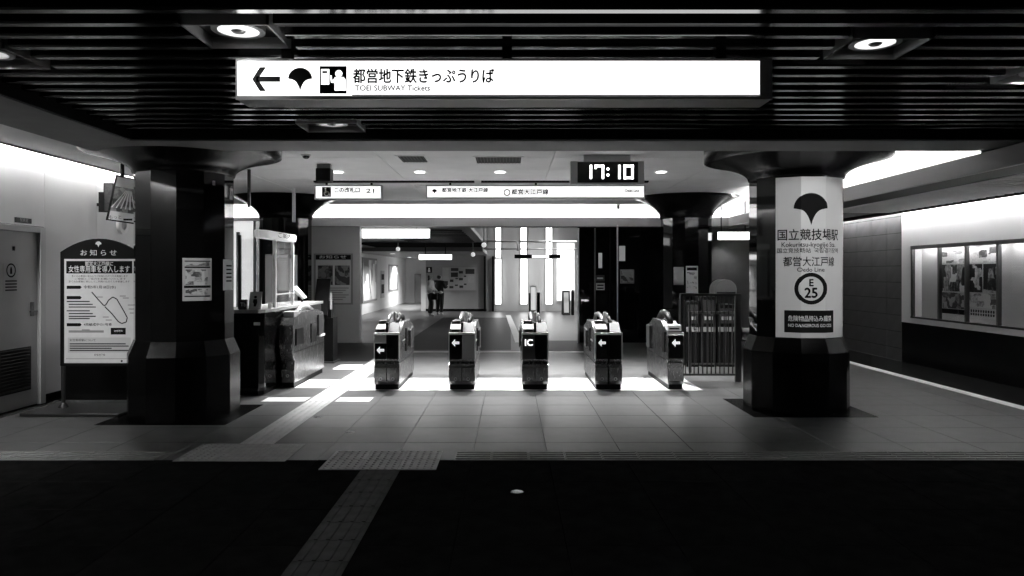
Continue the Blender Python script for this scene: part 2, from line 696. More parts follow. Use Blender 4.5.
for (a, b, c, d, lit), lb in zip(coffers, dl_lab):
    t = thing('downlight', lb, 'ceiling light', ((a + b) / 2, (c + d) / 2, ZSL - 0.01), 'downlights of the front ceiling')
    m_ = MB()
    for q in ((a, a + .012, c, d), (b - .012, b, c, d), (a, b, c, c + .012), (a, b, d - .012, d)):
        m_.box(q[0], q[1], q[2], q[3], ZSL - 0.015, ZSL + 0.14)
    m_.build('frame', lgrey_p, t)
    MB().box(a + .012, b - .012, c + .012, d - .012, ZSL + 0.05, ZSL + 0.08).build('back_plate', dgrey_p, t)
    cx_, cy_ = (a + b) / 2, (c + d) / 2
    r = 0.135
    MB().ring(Frame((cx_, cy_, ZSL + 0.05), (1, 0, 0), (0, -1, 0)), 0, 0, r - .02, r + .015, -0.0, 0.03).build('trim_ring', steel_l, t)
    MB().lathe((cx_, cy_, ZSL + 0.032), [(r * .5, -0.012), (r - .02, 0), (r - .02, .018)], 24).build('lens', lamp_m if lit else lamp_dim, t, smooth=False)
    MB().lathe((cx_, cy_, ZSL + 0.010), [(0.03, 0), (0.045, .012)], 16).build('bulb', steel_l, t)
    if lit:
        spot('downlight_or_fill_spot', (cx_, cy_, ZSL - 0.03), L_DOWN_FRONT, 2.2, 0.9, 0.08)
    elif cy_ < 6:                          # aimed spots added under the dim boxes to brighten notice board and name panel
        aim = Vector((-4.2, 8.3, 1.5) if cx_ < 0 else (3.3, 8.3, 1.85))
        dv = aim - Vector((cx_, cy_, ZSL - .03))
        lo = spot('downlight_or_fill_spot', (cx_, cy_, ZSL - 0.03), L_PILLAR_FILL, 0.62, 0.5, 0.08)
        lo.rotation_euler = dv.to_track_quat('-Z', 'Y').to_euler()
# soffit frame round the slats
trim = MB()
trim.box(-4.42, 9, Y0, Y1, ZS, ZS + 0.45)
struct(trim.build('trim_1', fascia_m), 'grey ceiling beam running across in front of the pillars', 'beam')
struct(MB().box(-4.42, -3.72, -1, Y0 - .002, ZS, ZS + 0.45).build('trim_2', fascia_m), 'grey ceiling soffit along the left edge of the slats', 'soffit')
struct(MB().box(-3.719, -3.70, -1, Y0 - .004, ZS + 0.012, ZS + 0.4).build('trim_3', black), 'black edge board of the slatted ceiling on the left', 'trim')
struct(MB().box(-3.69, 8.9, Y0 - .03, Y0 - .002, ZS + 0.012, ZS + 0.4).build('trim_4', black), 'black edge board of the slatted ceiling at the beam', 'trim')
# left ceiling strip
struct(MB().box(XL + 0.14, -4.422, -1, 11.4, 3.05, 3.3).build('trim_5', ceil_m), 'pale ceiling strip beside the left wall', 'ceiling')
struct(MB().box(XL + 0.125, XL + 0.14, -1, 11.4, 3.03, 3.3).build('trim_6', black), 'dark metal edge of the light slot over the left wall', 'trim')
# main ceiling: panels
ceil_b = struct(MB().box(-9, 5.4, Y1 + .002, 17.6, ZC + 0.03, ZC + 0.2).build('ceiling_back', void_m), 'pale panelled ceiling over the ticket gates', 'ceiling')
pm = tile_mesh(2.4 - .008, 1.2 - .006, ceil_m, 0.03)
for v in pm.vertices:
    v.co.z = -v.co.z
pm.flip_normals()
yv = Y1 + 0.02 + 0.6
while yv < 17.3:
    for i in range(6):
        xx = -9 + 1.2 + 2.4 * i
        if yv < 11.3 and xx < -4.7:
            continue
        piece('ceiling_panel', pm, ceil_b, (xx, yv, ZC))
    yv += 1.2
# shadow gap across the ceiling that the signs hang from
for (s0, s1) in ((-3.45, -0.6), (-1.0 + .42, 1.15)):
    pass
tag(MB().box(-3.4, -0.62, 12.80, 12.94, ZC - 0.03, ZC + 0.0).build('ceiling_rail', black), 'black ceiling rail above the wheelchair sign', 'rail')
tag(MB().box(-0.5, 2.4, 12.80, 12.94, ZC - 0.03, ZC + 0.0).build('ceiling_rail', black), 'black ceiling rail above the long gate sign', 'rail')
# coves: back and right
LT, LB = 2.86, 2.66            # lip top, lip bottom
YLIP = 16.75
XLIP = 4.95
struct(MB().box(XLIP + .052, 5.40, Y1 + .001, Y1 + .02, LB + .052, ZC).build('trim_16', lip_m), 'grey end board of the right cove behind the beam', 'trim')
struct(MB().box(-9, XLIP, YLIP, YLIP + 0.05, LB, LT).build('trim_7', lip_m), 'grey lip of the bright cove over the gates', 'trim')
struct(MB().box(XLIP, XLIP + 0.05, 6.4, YLIP + .05, LB, LT).build('trim_8', lip_m), 'grey lip of the bright cove on the right', 'trim')
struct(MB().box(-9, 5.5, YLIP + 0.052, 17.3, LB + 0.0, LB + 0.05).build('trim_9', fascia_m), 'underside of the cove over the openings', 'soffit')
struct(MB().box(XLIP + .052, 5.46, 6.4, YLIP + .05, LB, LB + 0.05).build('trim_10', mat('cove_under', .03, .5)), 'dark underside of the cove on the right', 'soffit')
struct(MB().box(-9, 5.46, 17.25, 17.3, LB + .052, ZC + .05).build('wall_cove_back', cove_m), 'white back of the bright cove over the gates', 'wall')
struct(MB().box(5.41, 5.46, Y1 + .022, 17.24, LB + .052, ZC + .05).build('wall_cove_right', cove_m), 'white back of the bright cove on the right', 'wall')
struct(MB().box(-9, XLIP, 16.3, 17.24, 3.12, ZC).build('trim_17', ceil_m), 'pale ceiling edge in front of the bright cove', 'trim')
for i in range(10):
    xa = -8.0 + 1.34 * i
    if xa < 5.0:
        tag(MB().tube([(xa, 17.0, LB + .10), (min(xa + 1.26, 5.2), 17.0, LB + .10)], 0.019).build('cove_tube', tube_cove),
            'fluorescent tube hidden in the cove over the gates', 'lamp', 'tubes of the back cove')
for i in range(7):
    ya = Y1 + 0.1 + 1.2 * i
    tag(MB().tube([(5.22, ya, LB + .10), (5.22, ya + 1.12, LB + .10)], 0.019).build('cove_tube', tube_cove),
        'fluorescent tube hidden in the cove on the right', 'lamp', 'tubes of the right cove')
# right side ceiling: slats across, white edge line
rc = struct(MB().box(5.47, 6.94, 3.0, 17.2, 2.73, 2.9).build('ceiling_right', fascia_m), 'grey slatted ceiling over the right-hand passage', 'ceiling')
sm = mesh_of(MB().box(-0.70, 0.70, -0.045, 0.045, 0, 0.035), white_m)
yv = 6.0
while yv < 13.4:
    piece('slat', sm, rc, (6.22, yv, 2.69))
    yv += 0.2
struct(MB().box(5.47, 5.515, 6.4, 17.2, 2.655, 2.73).build('trim_11', white_m), 'white edge strip of the right-hand ceiling', 'trim')
struct(MB().box(6.922, 6.945, 3.0, 17.2, 2.66, 2.73).build('trim_12', black), 'dark metal edge of the light slot over the right wall', 'trim')
for i in range(9):
    ya = 4.2 + 1.3 * i
    tag(MB().tube([(6.99, ya, 2.80), (6.99, ya + 1.22, 2.80)], 0.017).build('slot_tube', tube_slot),
        'fluorescent tube in the slot over the right wall', 'lamp', 'tubes over the right wall')
for i in range(8):
    ya = 1.6 + 1.22 * i
    tag(MB().tube([(XL + .07, ya, 3.12), (XL + .07, ya + 1.15, 3.12)], 0.017).build('slot_tube', tube_slot),
        'fluorescent tube in the slot over the left wall', 'lamp', 'tubes over the left wall')
struct(MB().box(XL, XL + .2, -1, 11.4, 3.3, 3.35).build('trim_13', white_m), 'top of the light slot over the left wall', 'trim')
struct(MB().box(6.9, XR, 3, 17.2, 2.9, 2.95).build('trim_14', white_m), 'top of the light slot over the right wall', 'trim')

# ---- left wall
wl = struct(MB().box(XL - 0.15, XL - 0.012, -1, 11.5, 0, 3.34).build('wall_left', joint_m), 'pale panelled left wall washed from above', 'wall')
ys = [-1, 1.2, 3.4, 5.6, 7.6, 9.16, 10.3, 11.5]
dY0, dY1, dZ = 7.70, 9.03, 2.09
for i in range(len(ys) - 1):
    a, b = ys[i] + .003, ys[i + 1] - .003
    if i == 4:
        MB().box(XL - 0.012, XL, a, b, dZ + 0.08, 3.3).build('wall_panel', wall_m, wl)
    else:
        MB().box(XL - 0.012, XL, a, b, 0.1, 3.3).build('wall_panel', wall_m, wl)
struct(MB().box(XL, XL + 0.02, 9.16, 11.5, 0, 0.1).build('baseboard_left', granite_matte), 'dark baseboard along the left wall', 'baseboard')
struct(MB().box(-9, XL - .15, 11.38, 11.5, 0, 3.3).build('wall_left_return', wall_m), 'wall behind the left corner', 'wall')
struct(MB().box(-9.1, -9, 11.5, 17.3, 0, 3.3).build('wall_far_left', wall_m), 'wall of the office on the far left', 'wall')
# door
d = bpy.data.objects.new('door_1', None)
COL.objects.link(d)
d.location = (XL, (dY0 + dY1) / 2, 0)
WL[d] = Vector(d.location)
struct(d, 'pale steel service door with a louvre in the left wall', 'door')
frm = MB()
frm.box(XL - .02, XL + .035, dY0 - .08, dY0, 0, dZ + .07)
frm.box(XL - .02, XL + .035, dY1, dY1 + .10, 0, dZ + .07)
frm.box(XL - .02, XL + .035, dY0, dY1, dZ, dZ + .07)
frm.build('door_frame', door_m, d, 0.004)
leaf = MB().box(XL - .05, XL - .012 + .002, dY0 + .004, dY1 - .004, 0.01, dZ - .004).build('door_leaf', door_m, d)
frD = Frame((XL - .01, 0, 0), (0, 1, 0), (0, 0, 1))      # facing +X : u = +Y
lv = MB().fbox(frD, 7.98, 8.91, 0.2, 0.72, 0.0, 0.004).build('louvre_back', black, d)
for i in range(13):
    zz = 0.22 + 0.038 * i
    MB().add([frD(8.00, zz, .004), frD(8.89, zz, .004), frD(8.89, zz + .03, .02), frD(8.00, zz + .03, .02),
              frD(8.00, zz - .006, .004), frD(8.89, zz - .006, .004), frD(8.89, zz + .024, .022), frD(8.00, zz + .024, .022)],
             [(0, 1, 2, 3), (7, 6, 5, 4), (0, 4, 5, 1), (3, 2, 6, 7), (1, 5, 6, 2), (0, 3, 7, 4)]).build('louvre_slat', dgrey_p, d)
h = MB().fbox(frD, 8.90, 8.96, 1.08, 1.25, 0.0, 0.012).build('handle_plate', steel_d, d, 0.003)
MB().tube([frD(8.93, 1.14, .01), frD(8.93, 1.14, .06), frD(8.81, 1.14, .06)], 0.012).build('handle', steel_d, h)
MB().lathe(tuple(frD(8.93, 1.22, .0)), [(.018, -.018), (.018, .018)], 12).build('lock', steel_d, h)
t = tag(MB().fbox(frD, 8.42, 8.68, 1.38, 1.71, 0.001, 0.004).build('door_notice', paper_d), 'white no-entry notice with a figure stuck on the service door', 'notice')
f2 = Frame((XL - .006, 0, 0), (0, 1, 0), (0, 0, 1))
flat('ring', annulus(8.55, 1.63, .065, .082), f2, ink, t)
flat('figure', [disc(8.55, 1.655, .014, 12), rect(8.533, 8.567, 1.59, 1.648)], f2, ink, t)
for q in range(4):
    flat('text_line', [rect(8.45, 8.65, 1.50 - .035 * q, 1.515 - .035 * q)], f2, ink, t)
t = tag(MB().fbox(frD, 8.60, 8.88, 2.19, 2.25, 0.011, 0.03).build('name_plate', dgrey_p), 'small dark name plate above the service door', 'sign')
text('駅務室', Frame((XL + .02, 0, 0), (0, 1, 0)), 8.74, 2.22, 0.05, grey_p, t)
MB().fbox(frD, 8.58, 8.62, 1.86, 1.91, 0.001, 0.004).build('sticker', ink, d)

# ---- right wall
wr = struct(MB().box(XR + 0.17, XR + 0.4, 3, 17.3, 0, 2.93).build('wall_right', joint_m), 'right wall of dark tiles and white display panels', 'wall')
YP = 13.35
# dark tiles beyond YP
tw, th_ = 0.6, 0.3
k = 0
wt_m = mat('dark_wall_tile', 0.10, 0.22, var=0.08, scale=4)
tm = mesh_of(MB().box(-0.012, 0, -(tw / 2 - .005), tw / 2 - .005, -(th_ / 2 - .005), th_ / 2 - .005), wt_m)
for i in range(6):
    for j in range(10):
        piece('tile', tm, wr, (XR + 0.012, YP + tw * (i + .5), th_ * (j + .5) - 0.07))
# white panel with a show case, black dado below
SZ0, SZ1 = 0.81, 2.075
SY0, SY1 = 7.6, 13.03
MB().box(XR + .012, XR + .17, YP, 17.3, 0, 2.93).build('tile_bed', joint_m, wr)
MB().box(XR - 0.03, XR + .17, 3, YP, 0, 0.72).build('dado', granite_matte, wr)
MB().box(XR - 0.035, XR + .17, 3, YP, 0.72, SZ0).build('case_sill', white_m, wr)
MB().box(XR - 0.035, XR + .17, 3, YP, SZ1, 2.93).build('upper_panel', white_m, wr)
MB().box(XR - 0.035, XR + .17, SY1, YP, SZ0, SZ1).build('end_panel', white_m, wr)
MB().box(XR - 0.035, XR + .17, 3, SY0, SZ0, SZ1).build('end_panel', white_m, wr)
case = thing('display_case', 'glazed poster case set in the white right wall', 'display case', (XR, 10.3, SZ0))
MB().box(XR + .15, XR + .169, SY0, SY1, SZ0, SZ1).build('back_board', mat('case_back', 0.55, 0.6), case)
mull = [SY0 + .02, 8.42, 9.2, 9.95, 10.72, 11.47, 12.2, SY1 - .02]
for yy in mull:
    MB().box(XR - .045, XR + .012, yy - .02, yy + .02, SZ0, SZ1).build('mullion', steel_d, case)
fr_ = MB().box(XR - .05, XR + .012, SY0, SY1, SZ1 - .06, SZ1)
fr_.build('head_rail', steel_d, case)
MB().box(XR - .05, XR + .012, SY0, SY1, SZ0, SZ0 + .03).build('bottom_rail', dgrey_p, case)
for a, b in zip(mull[:-1], mull[1:]):
    MB().box(XR - .022, XR - .018, a + .02, b - .02, SZ0 + .03, SZ1 - .06).build('pane', glass, case)
frR = Frame((XR + .15, 0, 0), (0, -1, 0), (0, 0, 1))    # faces -X : u = -Y


def poster_r(ya, yb, z0, z1, m, lb, nm='poster'):
    return tag(MB().fbox(frR, -yb, -ya, z0, z1, 0.0005, 0.004).build(nm, m), lb, 'poster')


poster_r(11.75, 12.44, 1.76, 1.96, print_mat('print_a', 3, .1, .7, 5, 14, .42), 'pale leaflet at the top of the left poster bay in the display case')
poster_r(11.75, 12.44, 1.30, 1.74, print_mat('print_b', 5, .005, .7, 7, 4, .56), 'poster of dark figures in the left poster bay of the display case')
poster_r(11.75, 12.44, 1.02, 1.28, print_mat('print_c', 8, .05, .45, 9, 9, .5), 'grey crowd poster in the left poster bay of the display case')
poster_r(11.75, 12.44, 0.93, 1.01, ink, 'black caption strip under the crowd poster in the display case', 'caption_strip')
poster_r(10.99, 11.69, 1.76, 2.0, print_mat('print_d', 12, .08, .75, 6, 9, .45), 'landscape poster at the top of the right poster bay in the display case')
poster_r(11.36, 11.69, 1.30, 1.74, print_mat('print_e', 15, .004, .6, 8, 7, .64), 'black night-scene poster left of its twin in the display case')
poster_r(10.99, 11.33, 1.30, 1.74, print_mat('print_f', 19, .004, .6, 8, 7, .62), 'black night-scene poster right of its twin in the display case')
poster_r(10.99, 11.69, 1.06, 1.285, print_mat('print_g', 22, .08, .7, 7, 12, .42), 'pale coast poster under the night scenes in the display case')
t = poster_r(10.99, 11.69, 0.90, 1.05, paper, 'white timetable slip at the foot of the right poster bay in the display case')
f3 = Frame((XR + .146, 0, 0), (0, -1, 0))
for q in range(10):
    flat('text_line', [rect(-11.64 + .06 * q, -11.605 + .06 * q, .99, 1.03), rect(-11.64 + .06 * q, -11.605 + .06 * q, .94, .975)], f3, ink, t, c=.001)
for a, b in zip(mull[:-1], mull[1:]):
    lc = MB().box(XR + .02, XR + .05, a + .08, b - .08, SZ1 - .05, SZ1 - .035).build('case_light', mat('case_light', .8, .4, emit=L_CASE), case)
# far end of the right-hand passage
struct(MB().box(3.7, 9, 17.31, 17.45, 0, 2.9).build('wall_back_right', mat('dark_panel', 0.06, 0.3, var=.2, scale=3)), 'dark wall at the end of the right-hand passage', 'wall')

# ---- openings behind the gates
struct(MB().box(-4.62, -3.45, YB, YB + 0.2, 0, LB).build('wall_back_left', wall_m), 'pale wall pier left of the passage behind the gates', 'wall')
struct(MB().box(1.56, 3.7, YB, YB + 0.25, 0, LB - .002).build('wall_back_granite', granite), 'black polished wall right of the passage behind the gates', 'wall')
struct(MB().box(-9, -4.62, YB + .05, YB + 0.2, 0, LB).build('wall_back_office', mat('office_wall', 0.03, 0.4)), 'dark wall behind the ticket office', 'wall')
# hall beyond
ZH = 2.68
hall_w = mat('hall_wall', 0.62, 0.5, var=.04, scale=2)
struct(MB().box(-5.75, -5.65, 17.3, 40, 0, ZH).build('wall_hall_left', hall_w), 'bright left wall of the hall behind the gates', 'wall')
struct(MB().box(-5.65, -3.75, 40, 40.1, 0, ZH).build('wall_hall_end', hall_w), 'bright end wall of the far corridor', 'wall')
struct(MB().box(-3.75, -3.53, 31.2, 40, 0, ZH).build('wall_hall_inner', hall_w), 'inner wall of the far corridor', 'wall')
struct(MB().box(-3.53, -0.98, 31, 31.2, 0.1, ZH).build('wall_hall_back', mat('hall_back_wall', 0.30, 0.5, var=.06, scale=2)), 'grey back wall of the hall with the notice board', 'wall')
struct(MB().box(-3.53, -0.98, 30.97, 31.0, 0, 0.1).build('baseboard_hall', black), 'black baseboard of the grey back wall', 'baseboard')
struct(MB().box(2.8, 2.95, 17.3, 31, 0, 4.2).build('wall_hall_right', white_m), 'bright white wall right of the tube-lit wall', 'wall')
struct(MB().box(-0.98, 2.8, 31, 31.2, 0, 4.2).build('wall_hall_tubes', mat('tube_wall', 0.45, 0.5)), 'tall grey wall with upright light tubes', 'wall')
hc = struct(MB().box(-5.65, -0.95, 17.3, 26, ZH, ZH + .1).build('ceiling_hall', mat('hall_ceiling', 0.03, 0.35)), 'dark ceiling of the hall behind the gates', 'ceiling')
struct(MB().box(-5.65, -0.95, 26, 40, 2.36, 2.5).build('ceiling_hall_low', mat('hall_ceiling_low', 0.16, 0.5)), 'lower grey ceiling at the far end of the hall', 'ceiling')
struct(MB().box(-0.95, 2.95, 17.3, 31.2, 4.2, 4.3).build('ceiling_hall_high', void_m), 'black ceiling of the tall bay by the tube-lit wall', 'ceiling')
struct(MB().box(-1.05, -0.95, 17.3, 31, ZH + .1, 4.2).build('trim_15', black), 'dark bulkhead beside the tall bay', 'trim')
# soffit panels of the hall ceiling
hp = mesh_of(MB().box(-1.1, 1.1, -.06, .06, 0, .04), dgrey_p)
for i in range(10):
    piece('slat', hp, hc, (-2.3, 18.6 + .75 * i, ZH - .045))

# =================================================================== PILLARS
RS, RP = 0.525, 0.595           # shaft and foot radius (12 sides)
CH = 2 * RS * math.sin(PI / 12)
AP = RS * math.cos(PI / 12)


def wrap(cx, cy):
    """u along the faces of a pillar (0 = face towards the camera), v = height, n = outwards"""
    def f(u, v, n=0.0):
        i = math.floor(u / CH + 0.5)
        t_ = u - i * CH
        a = i * PI / 6
        return Vector((cx + math.sin(a) * (AP + n) + math.cos(a) * t_, cy - math.cos(a) * (AP + n) + math.sin(a) * t_, v))
    return f


CUTS = [(i + .5) * CH for i in range(-6, 6)]


def pillar(cx, cy, ztop, lab, pad=True, zc=2.70, dz=0.24, rc=0.52):
    t = thing('pillar', lab, 'pillar', (cx, cy, 0), 'black stone pillars')
    rot = PI / 12
    MB().lathe((cx, cy, 0), [(RP, 0.004), (RP, 0.70), (RS, 0.865)], 12, rot).build('foot', granite_matte, t, 0.006)
    # stone faces: each one a slab of its own
    me = None
    frp = wrap(cx, cy)
    MB().lathe((cx, cy, 0), [(RS - .022, 0.80), (RS - .022, zc)], 12, rot).build('core', black, t)
    rows = [0.867, 1.47, 2.07, zc]
    for i in range(12):
        a = i * PI / 6
        fr = Frame((cx + math.sin(a) * AP, cy - math.cos(a) * AP, 0), (math.cos(a), math.sin(a), 0))
        MB().fbox(fr, -CH / 2 + .0015, CH / 2 - .0015, 0.867, zc, -0.02, 0).build('stone_slab', granite, t)
    prof = [(RS + .012, zc)]
    for k in range(1, 10):
        q = k / 9
        prof.append((RS + .012 + rc * q ** 1.7, zc + dz * q ** .8))
    prof.append((prof[-1][0], ztop - .003))
    MB().lathe((cx, cy, 0), prof, 48).build('capital', mat('capital_metal', 0.003, 0.25, spec=.2), t, smooth=True)
    if pad:
        fp = Frame((cx, cy, 0.0), (1, 0, 0), (0, 1, 0))
        MB().fbox(fp, -.69, .69, -.60, .60, 0.0, 0.004).build('base_plate', granite_matte, t)
    return t, frp


CLX, CLY = pX(184.5, 8.38), 8.38
CRX, CRY = pX(795.5, 8.80), 8.80
p1, wL = pillar(CLX, CLY, ZC, 'black polished twelve-sided pillar beside the notice board')
p2, wR = pillar(CRX, CRY, ZC, 'black pillar carrying the tall white station-name panel')
p3, w3 = pillar(pX(286, 15.7), 15.7, ZC, 'far black pillar behind the ticket office', False, 2.74, .455, .56)
p4, w4 = pillar(pX(686, 15.7), 15.7, ZC, 'far black pillar behind the railing, with papers on it', False, 2.74, .455, .56)


def panel_on(w_, u0, u1, v0, v1, name, m, lab, cat, n0=0.001, n1=0.004):
    """a thin plate bent round the pillar faces, open at the back"""
    us = [u0] + [c for c in CUTS if u0 + .002 < c < u1 - .002] + [u1]
    b = MB()
    V, fs = [], []
    for u in us:
        e = 1e-5
        uu = u
        # at a corner use the mitre of both faces
        if u in CUTS:
            pa, pb = w_(u - e, v0, 0), w_(u + e, v0, 0)
            k_ = Vector((pa.x, pa.y, 0))
            ia = math.floor((u - e) / CH + .5)
            a = (ia + .5) * PI / 6
            for n in (n0, n1):
                d_ = n / math.cos(PI / 12)
                for v in (v0, v1):
                    V.append((pa.x + math.sin(a) * d_, pa.y - math.cos(a) * d_, v))
        else:
            for n in (n0, n1):
                for v in (v0, v1):
                    V.append(tuple(w_(uu, v, n)))
    for i in range(len(us) - 1):
        p, q = 4 * i, 4 * i + 4
        fs += [(p + 2, q + 2, q + 3, p + 3), (p, p + 1, q + 1, q), (p + 1, p + 3, q + 3, q + 1), (p, q, q + 2, p + 2)]
    fs += [(0, 2, 3, 1), (len(V) - 4, len(V) - 3, len(V) - 1, len(V) - 2)]
    b.add(V, fs)
    return tag(b.build(name, m), lab, cat)


# station name panel
sp = panel_on(wR, -CH * 1.5 + .004, CH * 1.9, 0.872, 2.68, 'station_name_panel', mat('panel_face', 0.62, 0.35, var=.03, scale=3), 'tall white station-name panel with a leaf emblem wrapped round the right pillar', 'sign', 0.001, 0.012)
cs = dict(c=0.0145, cuts=CUTS)
flat('emblem', [fan(-0.025, 2.325, 0.185)], wR, ink, sp, **cs)
text('国立競技場駅', wR, -0.025, 2.02, 0.135, ink, sp, width=0.720, bold=.012, **cs)
text('Kokuritsu-kyogijo Sta.', wR, -0.025, 1.917, 0.075, ink, sp, width=0.630, bold=.008, **cs)
text('国立竞技场站  국립경기장역', wR, -0.025, 1.848, 0.06, ink, sp, width=0.720, bold=.008, **cs)
text('都営大江戸線', wR, -0.025, 1.72, 0.115, ink, sp, width=0.594, bold=.01, **cs)
text('Oedo Line', wR, -0.025, 1.635, 0.065, ink, sp, width=0.297, bold=.008, **cs)
flat('route_ring', annulus(-.025, 1.425, .135, .178, 40), wR, ink, sp, **cs)
text('E', wR, -0.025, 1.487, 0.11, ink, sp, bold=.03, **cs)
text('25', wR, -0.025, 1.372, 0.155, ink, sp, bold=.03, **cs)
flat('warning_box', [rect(-.31, .26, .93, 1.18)], wR, ink, sp, **cs)
cs2 = dict(c=0.0165, cuts=CUTS)
text('危険物品持込み厳禁', wR, -0.025, 1.085, 0.07, white_ink, sp, width=0.486, **cs2)
text('NO DANGEROUS GOODS', wR, -0.025, 1.01, 0.05, white_ink, sp, width=0.486, **cs2)

# papers on the left pillar
def zl(y):
    return pZ(y, 7.92)


po = panel_on(wL, CH * .72, CH * 1.86, zl(301), zl(258), 'pillar_poster', paper_d, 'framed notice with small print on the front of the left pillar', 'poster')
c1 = dict(c=0.006, cuts=CUTS)
u0, u1 = CH * .72, CH * 1.86
flat('rule', [rect(u0 + .02, u1 - .02, zl(261.6), zl(260.6)), rect(u0 + .02, u1 - .02, zl(268), zl(266.5)), rect(u0 + .015, u1 - .015, zl(288), zl(285.6)),
              rect(u0 + .02, u1 - .02, zl(297), zl(295.8))], wL, ink, po, **c1)
flat('picture', [rect(u0 + .03, u1 - .05, zl(285), zl(269.5))], wL, print_mat('print_h', 31, .06, .5, 16, 22, .4), po, **c1)
flat('picture', [rect(u0 + .03, u1 - .05, zl(294.5), zl(289))], wL, print_mat('print_i', 34, .06, .5, 16, 26, .42), po, **c1)
flat('picture', [rect(u0 + .03, u1 - .03, zl(266), zl(262))], wL, print_mat('print_j', 37, .08, .45, 10, 30, .45), po, **c1)
po2 = panel_on(wL, CH * 2.42, CH * 3.35, zl(291), zl(259), 'pillar_notice', paper, 'plain white notice on the right flank of the left pillar', 'notice')
for q in range(5):
    flat('text_line', [rect(CH * 2.62, CH * 3.2, zl(266.2 + 4 * q), zl(264.6 + 4 * q))], wL, ink, po2, **c1)
po3 = panel_on(wL, CH * 3.02, CH * 3.35, zl(195), zl(183), 'pillar_sticker', paper, 'small white sticker high on the right flank of the left pillar', 'sticker')
flat('text_line', [rect(CH * 3.06, CH * 3.3, zl(191), zl(186))], wL, grey_p, po3, **c1)
po4 = panel_on(wL, CH * 1.90, CH * 2.03, zl(183), zl(178.5), 'number_plate', paper, 'tiny white number plate near the top of the left pillar', 'plate')
text('25', wL, CH * 1.965, zl(180.8), .035, ink, po4, **c1)
# papers on the far right pillar
z4 = lambda y: pZ(y, 15.2)
po5 = panel_on(w4, -CH * .45, CH * .45, z4(293), z4(266), 'pillar_poster', paper, 'white notice sheet with a black heading on the far right pillar', 'poster')
flat('heading', [rect(-CH * .38, CH * .38, z4(270.5), z4(267.5))], w4, ink, po5, **c1)
flat('picture', [rect(-CH * .38, CH * .38, z4(289), z4(272))], w4, print_mat('print_k', 41, .15, .6, 14, 22, .4), po5, **c1)
po6 = panel_on(w4, -CH * 1.4, -CH * .62, z4(285), z4(267), 'pillar_notice', paper_d, 'plain grey notice on the left flank of the far right pillar', 'notice')

# =================================================================== OVERHEAD SIGNS
# long lit sign
YS = 4.40
sx0, sx1 = pX(237, YS), pX(771, YS)
sz0, sz1 = pZ(99.5, YS), pZ(58.5, YS)
t = thing('overhead_sign', 'long lit white hanging sign with a left arrow to the ticket machines', 'sign', ((sx0 + sx1) / 2, YS + .11, sz0))
MB().box(sx0 - .006, sx1 + .006, YS + .012, YS + .22, sz0, sz1).build('casing', grey_p, t, 0.006)
fr_ = MB()
fr_.box(sx0 - .008, sx1 + .008, YS, YS + .0125, sz0, sz0 + .022)
fr_.box(sx0 - .008, sx1 + .008, YS, YS + .0125, sz1 - .014, sz1)
fr_.box(sx1 - .006, sx1 + .008, YS, YS + .0125, sz0 + .022, sz1 - .014)
fr_.box(sx0 - .008, sx0 + .004, YS, YS + .0125, sz0 + .022, sz1 - .014)
fr_.build('frame', steel_l, t)
MB().box(sx0 + .004, pX(760, YS), YS + .004, YS + .0118, sz0 + .022, sz1 - .014).build('lit_panel', lit_sign, t)
MB().box(pX(760, YS), sx1 - .006, YS + .004, YS + .0118, sz0 + .022, sz1 - .014).build('end_panel', lgrey_p, t)
for xx in (280, 507, 727):
    MB().box(pX(xx - 5, YS), pX(xx + 5, YS), YS + .12, YS + .19, sz1, ZSL + .16).build('hanger', black, t)
fs = Frame((0, YS + .004, 0))
kx = lambda x: pX(x, YS)
kz = lambda y: pZ(y, YS)
cm = dict(c=0.0015)
flat('arrow', arrow_left(kx(266), kz(79), (kx(280) - kx(252)) / 2, .032), fs, ink, t, **cm)
flat('emblem', [fan(kx(300), kz(78.6), (kx(312) - kx(288)) / 2)], fs, mat('emblem_grey', .02, .5), t, **cm)
pg = flat('pictogram', [rect(kx(319.5), kx(346.5), kz(93.5), kz(66))], fs, ink, t, **cm)
cw = dict(c=0.003)
pk = mat('lit_pictogram', .8, .4, emit=1.5)
flat('pictogram_machine', [rect(kx(321), kx(329.3), kz(84.5), kz(69))], fs, pk, t, **cw)
flat('pictogram_slot', [rect(kx(322.3), kx(327.3), kz(73.2), kz(71))], fs, ink, t, c=.0045)
flat('pictogram_person', [disc(kx(338.8), kz(73.6), kx(342.4) - kx(338.8), 20),
                          [(kx(333), kz(80)), (kx(335), kz(77)), (kx(343.5), kz(77)), (kx(345.6), kz(79.5)), (kx(346), kz(90.5)), (kx(334.5), kz(90.5)), (kx(334.5), kz(83)), (kx(331), kz(82.5)), (kx(330), kz(78)), (kx(330.2), kz(75.4)), (kx(331.6), kz(75.4)), (kx(332), kz(79.5))]], fs, pk, t, **cw)
text('都営地下鉄きっぷうりば', fs, (kx(353) + kx(494)) / 2, kz(77), .092, ink, t, width=kx(494) - kx(353), bold=.026, **cm)
text('TOEI SUBWAY Tickets', fs, (kx(355) + kx(430)) / 2, kz(88.2), .046, mat('faded_ink', .1, .5, emit=.12), t, width=kx(430) - kx(355), bold=.035, **cm)
flat('under_rule', [rect(kx(352), kx(760), kz(95.6), kz(94.4))], fs, ink, t, **cm)

# two smaller signs near the gates
YG = 12.87
kx = lambda x: pX(x, YG)
kz = lambda y: pZ(y, YG)
fg = Frame((0, YG, 0))


